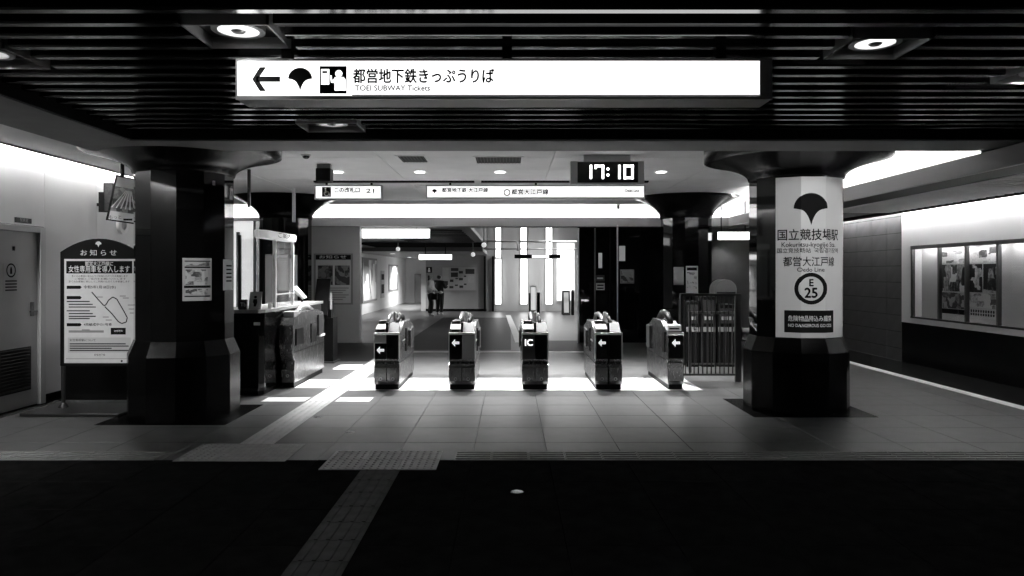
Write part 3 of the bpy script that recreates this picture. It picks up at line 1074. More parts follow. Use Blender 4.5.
def small_sign(x0, x1, y0, y1, lab, hang):
    t = thing('hanging_sign', lab, 'sign', ((kx(x0) + kx(x1)) / 2, YG + .06, kz(y1)), 'lit hanging signs over the gates')
    MB().box(kx(x0), kx(x1), YG + .004, YG + .12, kz(y1), kz(y0)).build('casing', grey_p, t, .008)
    m_ = MB()
    e = .022
    m_.box(kx(x0), kx(x1), YG - .006, YG + .0038, kz(y1), kz(y1) + e)
    m_.box(kx(x0), kx(x1), YG - .006, YG + .0038, kz(y0) - e, kz(y0))
    m_.box(kx(x0), kx(x0) + e, YG - .006, YG + .0038, kz(y1) + e, kz(y0) - e)
    m_.box(kx(x1) - e, kx(x1), YG - .006, YG + .0038, kz(y1) + e, kz(y0) - e)
    m_.build('frame', grey_p, t)
    MB().box(kx(x0) + e, kx(x1) - e, YG, YG + .0038, kz(y1) + e, kz(y0) - e).build('lit_panel', lit_small, t)
    for h_ in hang:
        MB().box(kx(h_ - 1), kx(h_ + 1), YG + .03, YG + .07, kz(y0), ZC - .03).build('hanger', black, t)
    return t


t = small_sign(314.5, 382, 185, 199.5, 'lit hanging sign with a wheelchair symbol left of the gates', (326, 371))
flat('wheelchair_box', [rect(kx(322), kx(331), kz(196.8), kz(187))], fg, ink, t)
flat('wheelchair', annulus(kx(326.6), kz(193.6), .032, .045, 20) + [disc(kx(325.6), kz(188.6), .014, 12), rect(kx(325), kx(326.3), kz(193), kz(189.6)), rect(kx(326), kx(328.6), kz(192.2), kz(191.4)), [(kx(328), kz(192.2)), (kx(329), kz(192.2)), (kx(330.4), kz(195.4)), (kx(329.2), kz(195.4))]], fg, white_ink, t, c=.004)
text('この改札口', fg, kx(347), kz(190.4), .1, ink, t, width=kx(360) - kx(335), bold=.03)
text('21', fg, kx(371), kz(191), .1, ink, t, width=kx(375) - kx(367), bold=.03)
t = small_sign(426, 645, 185, 198.5, 'long lit hanging sign over the middle gates below the clock', (450, 536, 623))
flat('emblem', [fan(kx(434.5), kz(191.5), .045)], fg, ink, t)
text('都営地下鉄 大江戸線', fg, kx(465), kz(190.4), .085, ink, t, width=kx(488) - kx(442), bold=.03)
text('Toei Oedo Line', fg, kx(465), kz(195.0), .045, ink, t, width=kx(470) - kx(446))
flat('route_ring', annulus(kx(507), kz(192.5), .042, .06, 24), fg, ink, t)
text('都営大江戸線', fg, kx(530), kz(192.3), .1, ink, t, width=kx(550) - kx(513), bold=.03)
text('Oedo Line', fg, kx(632), kz(190.8), .07, ink, t, width=kx(639) - kx(625), bold=.03)

# clock
YK = 10.0
kx = lambda x: pX(x, YK)
kz = lambda y: pZ(y, YK)
t = thing('digital_clock', 'large black digital clock showing 17:10 hung from the ceiling', 'clock', (kx(607.5), YK + .06, kz(184)))
MB().box(kx(570.5), kx(644.5), YK, YK + .14, kz(184), kz(161)).build('casing', lgrey_p, t, .01)
MB().box(kx(577.5), kx(638), YK - .006, YK - .0005, kz(182.6), kz(162)).build('display', screen_m, t)
MB().box(kx(584), kx(631), YK + .03, YK + .10, kz(161), ZC + .0).build('bracket', white_m, t)
fk = Frame((0, YK - .006, 0))
SEG = {'1': 'bc', '7': 'abcf', '0': 'abcdef'}


def digit(ch, x, wd=10):
    xl, xr, yt, ym, yb = kx(x), kx(x + wd), kz(165), kz(172), kz(179)
    th = .030
    R_ = {'a': rect(xl, xr, yt - th, yt), 'd': rect(xl, xr, yb, yb + th), 'g': rect(xl, xr, ym - th / 2, ym + th / 2),
          'b': rect(xr - th, xr, ym, yt), 'c': rect(xr - th, xr, yb, ym), 'f': rect(xl, xl + th, ym, yt), 'e': rect(xl, xl + th, yb, ym)}
    if ch == '7':
        R_['f'] = rect(xl, xl + th, ym + .04, yt)
    flat('digit', [R_[s] for s in SEG[ch]], fk, digit_m, t)


digit('1', 582)
digit('7', 594.5, 9.5)
digit('1', 610.5)
digit('0', 623.5, 10)
flat('colon', [disc(kx(607.8), kz(169), .02, 12), disc(kx(607.8), kz(175), .02, 12)], fk, digit_m, t)

# ---- ceiling fittings over the gates
for xx, nm in ((338, 'left of the wheelchair sign'), (420, 'between the wheelchair sign and the gate sign'), (500, 'over the middle of the gate sign'), (582, 'behind the clock'), (661, 'right of the clock')):
    X = pX(xx, 11.7)
    t = thing('gate_downlight', 'round flush downlight in the pale ceiling ' + nm, 'ceiling light', (X, 11.7, ZC), 'downlights over the gates')
    MB().ring(Frame((X, 11.7, ZC - .008), (1, 0, 0), (0, -1, 0)), 0, 0, .085, .11, 0, .008).build('trim_ring', white_m, t)
    MB().lathe((X, 11.7, ZC - .005), [(.084, 0), (.084, .004)], 24).build('lens', mat('gate_lens', .8, .3, emit=6.0), t)
    spot('gate_downlight_lamp', (X, 11.7, ZC - .02), L_DOWN_GATE, 1.78, .85, .08, rot=(math.radians(-6), 0, 0))


def grille(x0, x1, y0, y1, lab, n=14):
    Ya, Yb = 1.6 * F / (CY - y0), 1.6 * F / (CY - y1)
    Xa, Xb = pX(x0, (Ya + Yb) / 2), pX(x1, (Ya + Yb) / 2)
    t = thing('ceiling_vent', lab, 'vent', ((Xa + Xb) / 2, (Ya + Yb) / 2, ZC))
    m_ = MB()
    e = .03
    for q in ((Xa, Xb, Ya, Ya + e), (Xa, Xb, Yb - e, Yb), (Xa, Xa + e, Ya + e, Yb - e), (Xb - e, Xb, Ya + e, Yb - e)):
        m_.box(q[0], q[1], q[2], q[3], ZC - .012, ZC)
    m_.build('frame', white_m, t)
    MB().box(Xa + e, Xb - e, Ya + e, Yb - e, ZC - .004, ZC).build('back_plate', black, t)
    for i in range(n):
        X = Xa + e + (Xb - Xa - 2 * e) * (i + .5) / n
        MB().box(X - .004, X + .004, Ya + e, Yb - e, ZC - .011, ZC - .004).build('blade', dgrey_p, t)


grille(474, 523, 156, 163, 'white framed ceiling vent above the middle gate sign')
grille(398, 428, 155, 162, 'grey ceiling vent above the wheelchair sign', 8)
tag(MB().box(pX(415, 13.5), pX(445, 13.5), 13.4, 13.7, ZC - .02, ZC).build('ceiling_hatch', lgrey_p), 'flat ceiling plate between the two gate signs', 'hatch')
# dome camera and black speaker box
t = thing('dome_camera', 'small dark dome camera on the ceiling left of the black box', 'camera', (pX(306, 10.0), 10.0, ZC))
MB().lathe((pX(306, 10.0), 10.0, ZC), [(.065, -.02), (.065, 0)], 20).build('collar', white_m, t)
MB().ball((pX(306, 10.0), 10.0, ZC - .02), .05, sq=(1, 1, .8)).build('dome', screen_m, t, smooth=True)
YX = 10.8
t = thing('speaker_box', 'black box loudspeaker hung from the ceiling above the wheelchair sign', 'speaker', (pX(322.5, YX), YX, pZ(181, YX)))
MB().box(pX(315.5, YX), pX(330, YX), YX, YX + .2, pZ(181, YX), pZ(168, YX)).build('casing', black, t, .008)
MB().box(pX(317, YX), pX(328.5, YX), YX - .006, YX - .0005, pZ(179.5, YX), pZ(169.5, YX)).build('grille', black, t)
MB().box(pX(316, YX), pX(329.5, YX), YX + .05, YX + .15, pZ(168, YX), ZC).build('bracket', grey_p, t)
# pendant rods
for (xx, ya, yb, Y, m_, lb) in ((248.5, 169, 207, 11.4, dgrey_p, 'dark square rod hanging from the ceiling behind the left pillar'), (293.5, 190, 222, 14.0, lgrey_p, 'pale rod hanging in front of the far left pillar'), (618.5, 201, 209, 16.5, dgrey_p, 'short dark rod hanging below the end of the long gate sign')):
    tag(MB().box(pX(xx - 1.3, Y), pX(xx + 1.3, Y), Y, Y + .05, pZ(yb, Y), ZC).build('ceiling_rod', m_), lb, 'rod')

# =================================================================== NOTICE BOARD (left)
YN = 8.60
kx = lambda x: pX(x, YN)
kz = lambda y: pZ(y, YN)
fn = Frame((0, YN, 0))
bx0, bx1 = kx(60), kx(137.5)
t = thing('notice_board', 'free-standing black notice board with a rounded top and a white printed sheet', 'notice board', ((bx0 + bx1) / 2, YN, 0))
cxn = (bx0 + bx1) / 2
half = (bx1 - bx0) / 2
P = [(bx0, kz(366)), (bx1, kz(366)), (bx1, kz(252))]
for i in range(1, 12):
    q = -1 + 2 * i / 12
    P.append((cxn - half * q, kz(252) + (kz(238.5) - kz(252)) * (1 - q * q)))
P.append((bx0, kz(252)))
MB().poly(fn, P, -.05, 0).build('board', mat('board_black', .006, .4, spec=.15), t, .005)
for xx in (bx0 + .025, bx1 - .025):
    MB().tube([(xx, YN + .025, 0.03), (xx, YN + .025, kz(366))], 0.022, 10).build('post', dgrey_p, t)
    MB().lathe((xx, YN + .025, .03), [(.06, 0), (.045, .03), (.024, .06)], 12).build('post_collar', dgrey_p, t)
MB().box(bx0 - .22, bx1 - .02, YN - .38, YN + .3, 0.006, .035).build('base_plate', steel_d, t, .006)
MB().fbox(fn, kx(64.5), kx(134.5), kz(363), kz(259), 0.0005, .004).build('sheet', paper, t)
cn = dict(c=.0055)
flat('emblem', [fan(kx(98.5), kz(244.2), .035)], fn, white_ink, t, c=.002)
text('お 知 ら せ', fn, kx(98.5), kz(253.2), .075, white_ink, t, width=kx(117) - kx(81), c=.002)
flat('heading_box', [rect(kx(66.5), kx(132.5), kz(273.5), kz(261))], fn, ink, t, **cn)
cn2 = dict(c=.007)
text('都営大江戸線に', fn, kx(99.5), kz(264), .058, white_ink, t, width=kx(114) - kx(86), **cn2)
text('女性専用車を導入します', fn, kx(99.5), kz(269.6), .085, white_ink, t, width=kx(130) - kx(69), bold=.0, **cn2)
for q, (a, b) in enumerate(((72, 128), (75, 126), (69, 130))):
    text('多くのお客様に安心してご利用いただくため実施します' if q != 1 else 'ご理解とご協力をお願いいたします', fn, kx((a + b) / 2), kz(276.3 + 2.7 * q), .026, ink, t, width=kx(b) - kx(a), **cn)
for (a, b, y) in ((67, 82, 287.3), (67, 82, 297.6), (67, 82, 324.7)):
    flat('tag_box', [[(kx(a), kz(y + 1.6)), (kx(b - 1.5), kz(y + 1.6)), (kx(b), kz(y)), (kx(b - 1.5), kz(y - 1.6)), (kx(a), kz(y - 1.6))]], fn, ink, t, **cn)
text('令和5年1月18日(水)', fn, kx(100), kz(287.3), .04, ink, t, width=kx(116) - kx(84), bold=.01, **cn)
for q in range(7):
    a = (67, 69, 69, 67, 69, 69, 69)[q]
    y = (301.5, 304.3, 307, 310.8, 313.6, 316.3, 318.6)[q]
    flat('text_line', [rect(kx(a), kx(90 + (q % 3) * 3), kz(y + .5), kz(y - .5))], fn, ink, t, **cn)
text('4両編成中の1号車', fn, kx(98), kz(324.7), .034, ink, t, width=kx(112) - kx(84), bold=.01, **cn)
flat('train_drawing', [rect(kx(69), kx(104), kz(332.6), kz(330.3)), rect(kx(82), kx(90), kz(330.3), kz(329.3))], fn, grey_p, t, **cn)
flat('caption_box', [rect(kx(111), kx(126), kz(334.5), kz(327.8))], fn, ink, t, **cn)
text('女性専用', fn, kx(118.5), kz(331), .025, white_ink, t, **cn2)
# route map: a line with a loop
route = [(92, 292), (98, 299), (104, 305.5), (106, 305), (109, 300), (113, 297), (117, 299), (124, 311), (127.5, 317.5), (126.5, 322), (122, 323.5), (118.5, 321.5), (112, 313.5), (105, 306.5)]
quads = []
for (a, b), (c, d_) in zip(route[:-1], route[1:]):
    v = Vector((kx(c) - kx(a), kz(d_) - kz(b)))
    nrm = Vector((-v.y, v.x)).normalized() * .006
    quads.append([(kx(a) - nrm.x, kz(b) - nrm.y), (kx(c) - nrm.x, kz(d_) - nrm.y), (kx(c) + nrm.x, kz(d_) + nrm.y), (kx(a) + nrm.x, kz(b) + nrm.y)])
flat('route_map', quads, fn, ink, t, **cn)
flat('map_note', [rect(kx(a), kx(a + 6), kz(b + .5), kz(b - .5)) for a, b in ((120, 296), (123, 298), (97, 297), (128, 305), (129, 309), (130, 313), (103, 317), (106, 320))], fn, grey_p, t, **cn)
MB().fbox(fn, kx(68), kx(131), kz(352.5), kz(337.5), .0042, .005).build('info_box', mat('info_box', .5, .6), t)
text('女性専用車について', fn, kx(83), kz(340.3), .03, ink, t, width=kx(96) - kx(70), **cn2)
for q in range(4):
    flat('text_line', [rect(kx(70), kx((126, 129, 112, 129)[q]), kz(343.8 + 2.2 * q + .5), kz(343.8 + 2.2 * q - .5))], fn, ink, t, **cn2)
text('都営地下鉄', fn, kx(100), kz(355), .028, ink, t, width=kx(106) - kx(95), **cn)
flat('foot_rule', [rect(kx(66), kx(133), kz(359), kz(358.4))], fn, grey_p, t, **cn)
flat('seal', [disc(kx(122), kz(361), .012, 12)], fn, ink, t, **cn)

tag(MB().box(-5.66, -4.62, 9.32, 9.7, 0, .72).build('low_black_box', black, bevel=.01), 'low black box against the left wall behind the notice board', 'cabinet')  # plain black box filling the area behind the board's posts
# hanging framed railway picture in front of the left wall
YF = 9.7
kx = lambda x: pX(x, YF)
kz = lambda y: pZ(y, YF)
ff = Frame((0, YF, 0))
t = thing('hanging_screen', 'tilted hanging display showing fanned railway tracks over a white caption strip', 'display', (kx(120), YF, kz(221)))
Pf = [(kx(105.5), kz(220)), (kx(136.5), kz(224.5)), (kx(139), kz(180)), (kx(116), kz(174.5))]
MB().poly(ff, Pf, -.07, 0).build('casing', black, t, .004)
inn = [(kx(108.5), kz(219)), (kx(136), kz(223)), (kx(138), kz(180.5)), (kx(117.5), kz(176.8))]
lerp2 = lambda a, b, q: (a[0] + (b[0] - a[0]) * q, a[1] + (b[1] - a[1]) * q)
L_ = lambda q: lerp2(inn[0], inn[3], q)
R2 = lambda q: lerp2(inn[1], inn[2], q)
flat('caption_strip', [[L_(0), R2(0), R2(.2), L_(.2)]], ff, paper, t, c=.002)
flat('picture', [[L_(.2), R2(.2), R2(.78), L_(.78)]], ff, print_mat('print_tracks', 52, .01, .22, 14, 14, .5), t, c=.002)
flat('sky', [[L_(.78), R2(.78), R2(1), L_(1)]], ff, paper, t, c=.002)
pt = lambda s, q: lerp2(L_(q), R2(q), s)
for s in (0.0, .18, .36, .54, .72, .9):
    e = .035
    flat('track', [[pt(s, .28), pt(s + e * 1.6, .28), pt(.62 + (s - .5) * .25 + .02, .72), pt(.62 + (s - .5) * .25, .72)]], ff, white_ink, t, c=.004)
text('もっと', ff, kx(115.5), kz(217.5), .06, ink, t, c=.004)
flat('caption_bar', [rect(kx(123.5), kx(132.5), kz(220.6), kz(218.6))], ff, ink, t, c=.004)
MB().tube([(kx(121), YF + .035, kz(176.5)), (kx(121), YF + .035, 3.06)], .025, 10).build('hanger', black, t)
MB().lathe((kx(121), YF + .035, 3.05), [(.10, -.012), (.10, 0)], 20).build('ceiling_plate', lgrey_p, t)
Pb = [(98.5, 212), (113, 212.5), (113.5, 183), (103.5, 183), (103.5, 192), (98.5, 192)]
YQ = 10.3
fq = Frame((0, YQ, 0))
tt = thing('wall_sign', 'dark stepped sign behind the railway picture, at the left wall', 'sign', (pX(106, YQ), YQ, pZ(212, YQ)))
MB().poly(fq, [(pX(a, YQ), pZ(b, YQ)) for a, b in Pb], -.06, 0).build('board', mat('stepped_board', .005, .35, spec=.15), tt)
flat('picture', [rect(pX(104.5, YQ), pX(112.5, YQ), pZ(211, YQ), pZ(184, YQ))], fq, print_mat('print_m', 61, .003, .02, 14, 14, .55), tt)
MB().box(pX(98.5, YQ) - .42, pX(98.5, YQ) + .01, YQ + .01, YQ + .05, pZ(206, YQ), pZ(203, YQ)).build('wall_arm', black, tt)
t = thing('wall_speaker', 'round white loudspeaker on the left wall under the railway picture', 'speaker', (XL + .02, 10.95, pZ(225, 10.9)))
zc_ = pZ(225, 10.9)
fw = Frame((XL, 0, 0), (0, 1, 0))
MB().ring(fw, 10.95, zc_, .07, .13, 0.0, .05).build('rim', lgrey_p, t)
MB().ring(fw, 10.95, zc_, .005, .07, 0.0, .03).build('grille', grey_p, t)
t = tag(MB().fbox(fw, 9.9, 11.1, 1.98, 2.02, .0, .05).build('wall_ledge', white_m), 'narrow white ledge on the left wall behind the notice board', 'ledge')

# =================================================================== TICKET OFFICE
t = thing('office_counter', 'dark ticket-office counter with a pale worktop behind the left pillar', 'counter', (-3.9, 10.6, 0))
MB().poly(Frame((0, 0, 0.06), (1, 0, 0), (0, 1, 0)), [(-4.5, 9.62), (-3.27, 9.62), (-3.215, 9.70), (-3.215, 12.6), (-3.75, 12.6), (-3.75, 10.3), (-4.5, 10.3)], 0, 1.02).build('body', granite, t, .006)
MB().poly(Frame((0, 0, 0.0), (1, 0, 0), (0, 1, 0)), [(-4.45, 9.66), (-3.29, 9.66), (-3.24, 9.74), (-3.24, 12.55), (-3.7, 12.55), (-3.7, 10.25), (-4.45, 10.25)], 0, .06).build('kick_plate', black, t)
MB().poly(Frame((0, 0, 1.08), (1, 0, 0), (0, 1, 0)), [(-4.52, 9.55), (-3.25, 9.55), (-3.19, 9.65), (-3.19, 12.65), (-3.78, 12.65), (-3.78, 10.33), (-4.52, 10.33)], 0, .045).build('worktop', grey_p, t, .006)
MB().box(-3.33, -3.25, 9.612, 9.6195, .92, .96).build('plate', paper, t)
ZT = 1.125
t = thing('office_window', 'glazed screen with pale posts standing on the office counter', 'window', (-3.9, 10.6, ZT))
for (xx, yy, m_, r_, zt) in ((-3.56, 9.75, dgrey_p, .018, 2.10), (-3.35, 9.75, steel_l, .014, 2.06), (-3.245, 10.2, white_m, .022, 2.06), (-3.245, 11.05, white_m, .018, 2.06)):
    MB().box(xx - r_, xx + r_, yy - r_, yy + r_, ZT, zt).build('post', m_, t, .003)
MB().box(-3.54, -3.365, 9.74, 9.75, ZT + .02, 2.05).build('pane', glass, t)
MB().box(-3.25, -3.24, 10.225, 11.03, ZT + .02, 2.05).build('pane', glass, t)
MB().tube([(-3.245, 10.2, 1.30), (-3.245, 11.05, 1.30)], .012).build('rail', steel_l, t)
MB().poly(Frame((0, 0, 2.06), (1, 0, 0), (0, 1, 0)), [(-3.36, 9.70), (-3.28, 9.68), (-3.2, 9.8), (-3.2, 11.1), (-3.36, 11.1)], 0, .11).build('lit_header', mat('office_header', .8, .4, emit=.2), t, .02)
fo = Frame((-3.2, 0, 0), (0, 1, 0))
text('ご案内', fo, 10.5, 2.12, .08, ink, t, width=.6, c=.006)
# office interior
t = thing('office_cabinet', 'tall grey cabinet inside the ticket office', 'cabinet', (-4.0, 12.0, 0))
MB().box(-4.22, -3.76, 12.75, 13.1, 0, 1.92).build('body', mat('cabinet_grey', .16, .5), t, .006)
for i in range(2):
    MB().box(-4.21 + .225 * i, -4.21 + .225 * i + .215, 12.732, 12.7495, .1, 1.88 - .08 * i).build('door', mat('cabinet_door', .18, .4), t, .004)
    MB().box(-4.02 + .225 * i, -4.005 + .225 * i, 12.715, 12.7315, 1.18, 1.3).build('handle', white_m, t)
t = thing('office_light_panel', 'bright white upright panel at the back of the ticket office', 'light panel', (-4.6, 11.9, 0))
MB().box(-5.25, -4.05, 11.75, 11.85, 0, 2.42).build('panel', mat('office_panel', .8, .5, emit=.55), t)
MB().box(-4.06, -4.02, 11.70, 11.86, 0, 2.42).build('edge_post', steel_d, t)
MB().box(-4.33, -4.28, 11.70, 11.7495, 0.0, 2.25).build('divider', grey_p, t)
t = thing('counter_placard', 'white counter placard with a black figure on the office counter', 'placard', (-3.28, 9.9, ZT))
q0, q1 = pX(250, 9.66), pX(262, 9.66)
MB().add([(q0, 9.60, ZT), (q1, 9.60, ZT), (q1, 9.66, ZT + .23), (q0, 9.66, ZT + .23), (q0, 9.64, ZT), (q1, 9.64, ZT), (q1, 9.67, ZT + .23), (q0, 9.67, ZT + .23)],
         [(0, 1, 2, 3), (7, 6, 5, 4), (0, 4, 5, 1), (1, 5, 6, 2), (2, 6, 7, 3), (3, 7, 4, 0)]).build('card', paper, t)
fp = Frame((0, 9.60, ZT), (1, 0, 0), Vector((0, .06, .23)).normalized())
qm = (q0 + q1) / 2
flat('figure', [disc(qm, .165, .02, 14), [(qm - .022, .14), (qm + .022, .14), (qm + .03, .09), (qm + .016, .09), (qm + .014, .04), (qm - .014, .04), (qm - .016, .09), (qm - .03, .09)][::-1]], fp, ink, t)
t = thing('desk_monitor', 'small tilted white-edged monitor on the office counter by the machine', 'monitor', (pX(302, 12.1), 12.1, ZT))
mx0, mx1 = pX(296, 12.1), pX(303, 12.1)
MB().add([(mx0 - .06, 12.02, ZT + .22), (mx0 + .02, 11.9, ZT + .24), (mx1 + .06, 11.95, ZT + .07), (mx1 - .02, 12.1, ZT + .03), (mx0 - .02, 12.06, ZT + .25), (mx0 + .06, 11.94, ZT + .27), (mx1 + .1, 11.99, ZT + .08), (mx1 + .02, 12.14, ZT + .06)],
         [(0, 1, 2, 3), (7, 6, 5, 4), (0, 4, 5, 1), (1, 5, 6, 2), (2, 6, 7, 3), (3, 7, 4, 0)]).build('screen_shell', white_m, t)
MB().tube([(mx1, 12.08, ZT + .012), (mx1 - .05, 12.05, ZT + .12)], .02).build('stand', dgrey_p, t)
t = thing('paper_cup', 'small white cup on the office counter beside the placard', 'cup', (pX(270, 10.0), 10.0, ZT))
MB().lathe((pX(270, 10.0), 10.0, ZT), [(.025, 0), (.033, .07), (.031, .07), (.023, .004)], 16, cap=False).build('body', white_m, t)
MB().lathe((pX(270, 10.0), 10.0, ZT), [(.0245, .0), (.0245, .004)], 16).build('bottom', white_m, t)
t = tag(MB().box(pX(239.5, 9.61), pX(247, 9.61), 9.58, 9.64, ZT, ZT + .13).build('card_holder', dgrey_p, bevel=.004), 'dark card holder on the office counter by the pillar', 'card holder')
text('Tb', Frame((0, 9.58, ZT)), pX(243.3, 9.58), .065, .07, white_ink, t)

# =================================================================== TICKET GATES
YGF = 10.12


def gate(x0, x1, lab, front, nm='ticket_gate', Lg=1.55, double=False):
    wd = x1 - x0
    t = thing(nm, lab, 'ticket gate', ((x0 + x1) / 2, YGF + Lg / 2, 0.003), 'ticket gates')
    y = lambda q: YGF + q
    side = [(.03, .07), (.0, .12), (-.004, .30), (.02, .345), (.05, .365), (.02, .385), (0, .41), (0, .755), (.03, .785), (.34, .845), (.46, .90), (Lg - .46, .90), (Lg - .34, .845),
            (Lg - .03, .785), (Lg, .755), (Lg, .41), (Lg - .02, .385), (Lg - .05, .365), (Lg - .02, .345), (Lg, .30), (Lg, .12), (Lg - .03, .07)]
    side = [(y(a), b) for a, b in side]
    xm = (x0 + x1) / 2
    if double:
        MB().prism_x(side, x0, xm - .012).build('body', steel, t, .006)
        MB().prism_x(side, xm + .012, x1).build('body', steel, t, .006)
        MB().prism_x([(a + (.02 if a < YGF + .5 else -.02), b - .02) for a, b in side], xm - .012, xm + .012).build('middle_gap', black, t)
    else:
        MB().prism_x(side, x0, x1).build('body', steel, t, .006)
        MB().box(xm - .004, xm + .004, y(-.006), y(-.0045) + .002, .12, .30).build('seam', black, t)
    MB().box(x0 + .015, x1 - .015, y(.03), y(Lg - .03), .003, .07).build('kick_plate', black, t)
    # front panels
    halves = ((x0 + .012, xm - .012 if double else xm - .006), (xm + .012 if double else xm + .006, x1 - .012))
    fr = Frame((0, y(-.006), 0))
    for k_, (a, b) in enumerate(halves):
        kind = front[k_]
        m_ = screen_m if kind in ('arrow', 'black') else (steel_d if kind in ('IC', 'arrow_low') else grey_p)
        if kind == 'arrow_low':
            MB().box(a, b, y(-.012), y(-.0005), .64, .75).build('top_cap', steel_l, t, .004)
            MB().box(a, b, y(-.012), y(-.0005), .42, .638).build('front_panel', screen_m, t, .004)
            cz, f5 = .545, Frame((0, y(-.012), 0))
        else:
            MB().box(a, b, y(-.006), y(-.0005), .42, .75).build('front_panel', m_, t, .003)
            cz, f5 = .645, fr
        cxp = (a + b) / 2
        if kind in ('arrow', 'arrow_low'):
            s = .052
            flat('arrow', [[(cxp - s, cz), (cxp - .005, cz - s), (cxp - .005, cz - .018), (cxp + s, cz - .018), (cxp + s, cz + .018), (cxp - .005, cz + .018), (cxp - .005, cz + s)]], f5, gsign_m, t, c=.002)
        elif kind == 'IC':
            text('IC', f5, cxp, cz, .125, gsign_m, t, bold=.02, c=.002)
        flat('maker_mark', annulus(cxp, .15, .016, .022, 14), Frame((0, y(-.001), 0)), lgrey_p, t, c=.003)
    for xe in (x0 + .001, x1 - .010):
        MB().box(xe, xe + .009, y(-.010), y(-.0005), .40, .757).build('front_edge', lgrey_p, t)
    # edging along the top of the front
    MB().box(x0 - .004, x1 + .004, y(-.012), y(.02), .757, .785).build('top_edge', steel_l, t, .005)
    # card reader and ticket slot on the left half, sloping plate on the right
    a, b = halves[0]
    r_ = MB().add([(a, y(.03), .787), (b, y(.03), .787), (b, y(.03), .83), (a, y(.03), .83), (a, y(.2), .815), (b, y(.2), .815), (b, y(.2), .89), (a, y(.2), .89)],
                  [(0, 1, 2, 3), (5, 4, 7, 6), (3, 2, 6, 7), (0, 4, 5, 1), (1, 5, 6, 2), (0, 3, 7, 4)]).build('card_reader', mat('reader_grey', .14, .4), t, .006)
    MB().box(a + .03, b - .03, y(.026), y(.0295), .80, .815).build('ticket_slot', black, r_)
    MB().box(a + .012, b - .03, y(.22), y(.36), .84, .935).build('reader_hood', mat('hood_grey', .05, .4), t, .012)
    a, b = halves[1]
    MB().add([(a + .01, y(.035), .79), (b - .008, y(.035), .79), (b - .008, y(.2), .905), (a + .01, y(.2), .905), (a + .01, y(.2), .815), (b - .008, y(.2), .815)],
             [(0, 1, 2, 3), (3, 2, 5, 4), (0, 4, 5, 1), (0, 3, 4), (1, 5, 2)]).build('touch_plate', mat('touch_grey', .05, .4), t)
    MB().box(xm - .014, xm + .014, y(.03), y(.30), .785, .915).build('divider', black, t)
    # ridge along the top
    rx = xm - wd * .12
    MB().tube([(rx, y(.30), .90), (rx, y(.5), .975), (rx, y(.8), 1.0), (rx, y(1.1), .975), (rx, y(1.28), .88)], [.022, .03, .032, .03, .022], 10).build('ridge', MATS['hood_grey'], t, smooth=True)
    MB().tube([(xm + wd * .22, y(.42), .88), (xm + wd * .22, y(.62), .955), (xm + wd * .22, y(.98), .955), (xm + wd * .22, y(1.15), .88)], .028, 10).build('ridge', black, t, smooth=True)
    MB().lathe((xm + .02, y(.60), .9), [(.022, 0), (.022, .12), (.013, .14)], 14).build('sensor_post', lgrey_p, t)
    MB().lathe((xm + .07, y(.75), .9), [(.02, 0), (.02, .1), (.012, .115)], 14).build('sensor_post', lgrey_p, t)
    # flanks: recessed door leaf, seam, light strip
    for s, xs in ((-1, x0), (1, x1)):
        e0, e1 = sorted((xs + s * .0006, xs + s * .012))
        MB().box(e0, e1, y(.62), y(.72), .47, .80).build('flap_slot', black, t)
        e0, e1 = sorted((xs + s * .0005, xs + s * .03))
        MB().prism_x([(y(.98), .5), (y(1.22), .46), (y(1.22), .78), (y(.98), .74)], e0, e1).build('door_flap', dgrey_p, t, .008)
        e0, e1 = sorted((xs + s * .0005, xs + s * .004))
        MB().box(e0, e1, y(.06), y(Lg - .06), .362, .374).build('side_seam', black, t)
        MB().box(e0, e1, y(.30), y(.55), .635, .655).build('light_strip', steel_l, t)
        MB().box(e0, e1, y(.0), y(.03) + .02, .42, .75).build('edge_strip', steel_l, t)
    return t


gate(-1.86, -1.515, 'ticket gate with a silver cap over its arrow, leftmost of the free-standing gates', ('arrow_low', 'black'))
gate(-.838, -.480, 'narrow silver ticket gate with a high arrow, second of the free-standing gates', ('arrow', 'plain'))
gate(.164, .522, 'silver ticket gate marked IC on its front', ('IC', 'black'))
gate(1.165, 1.535, 'twin-bodied ticket gate with a dark gap down its front', ('arrow', 'black'), double=True)
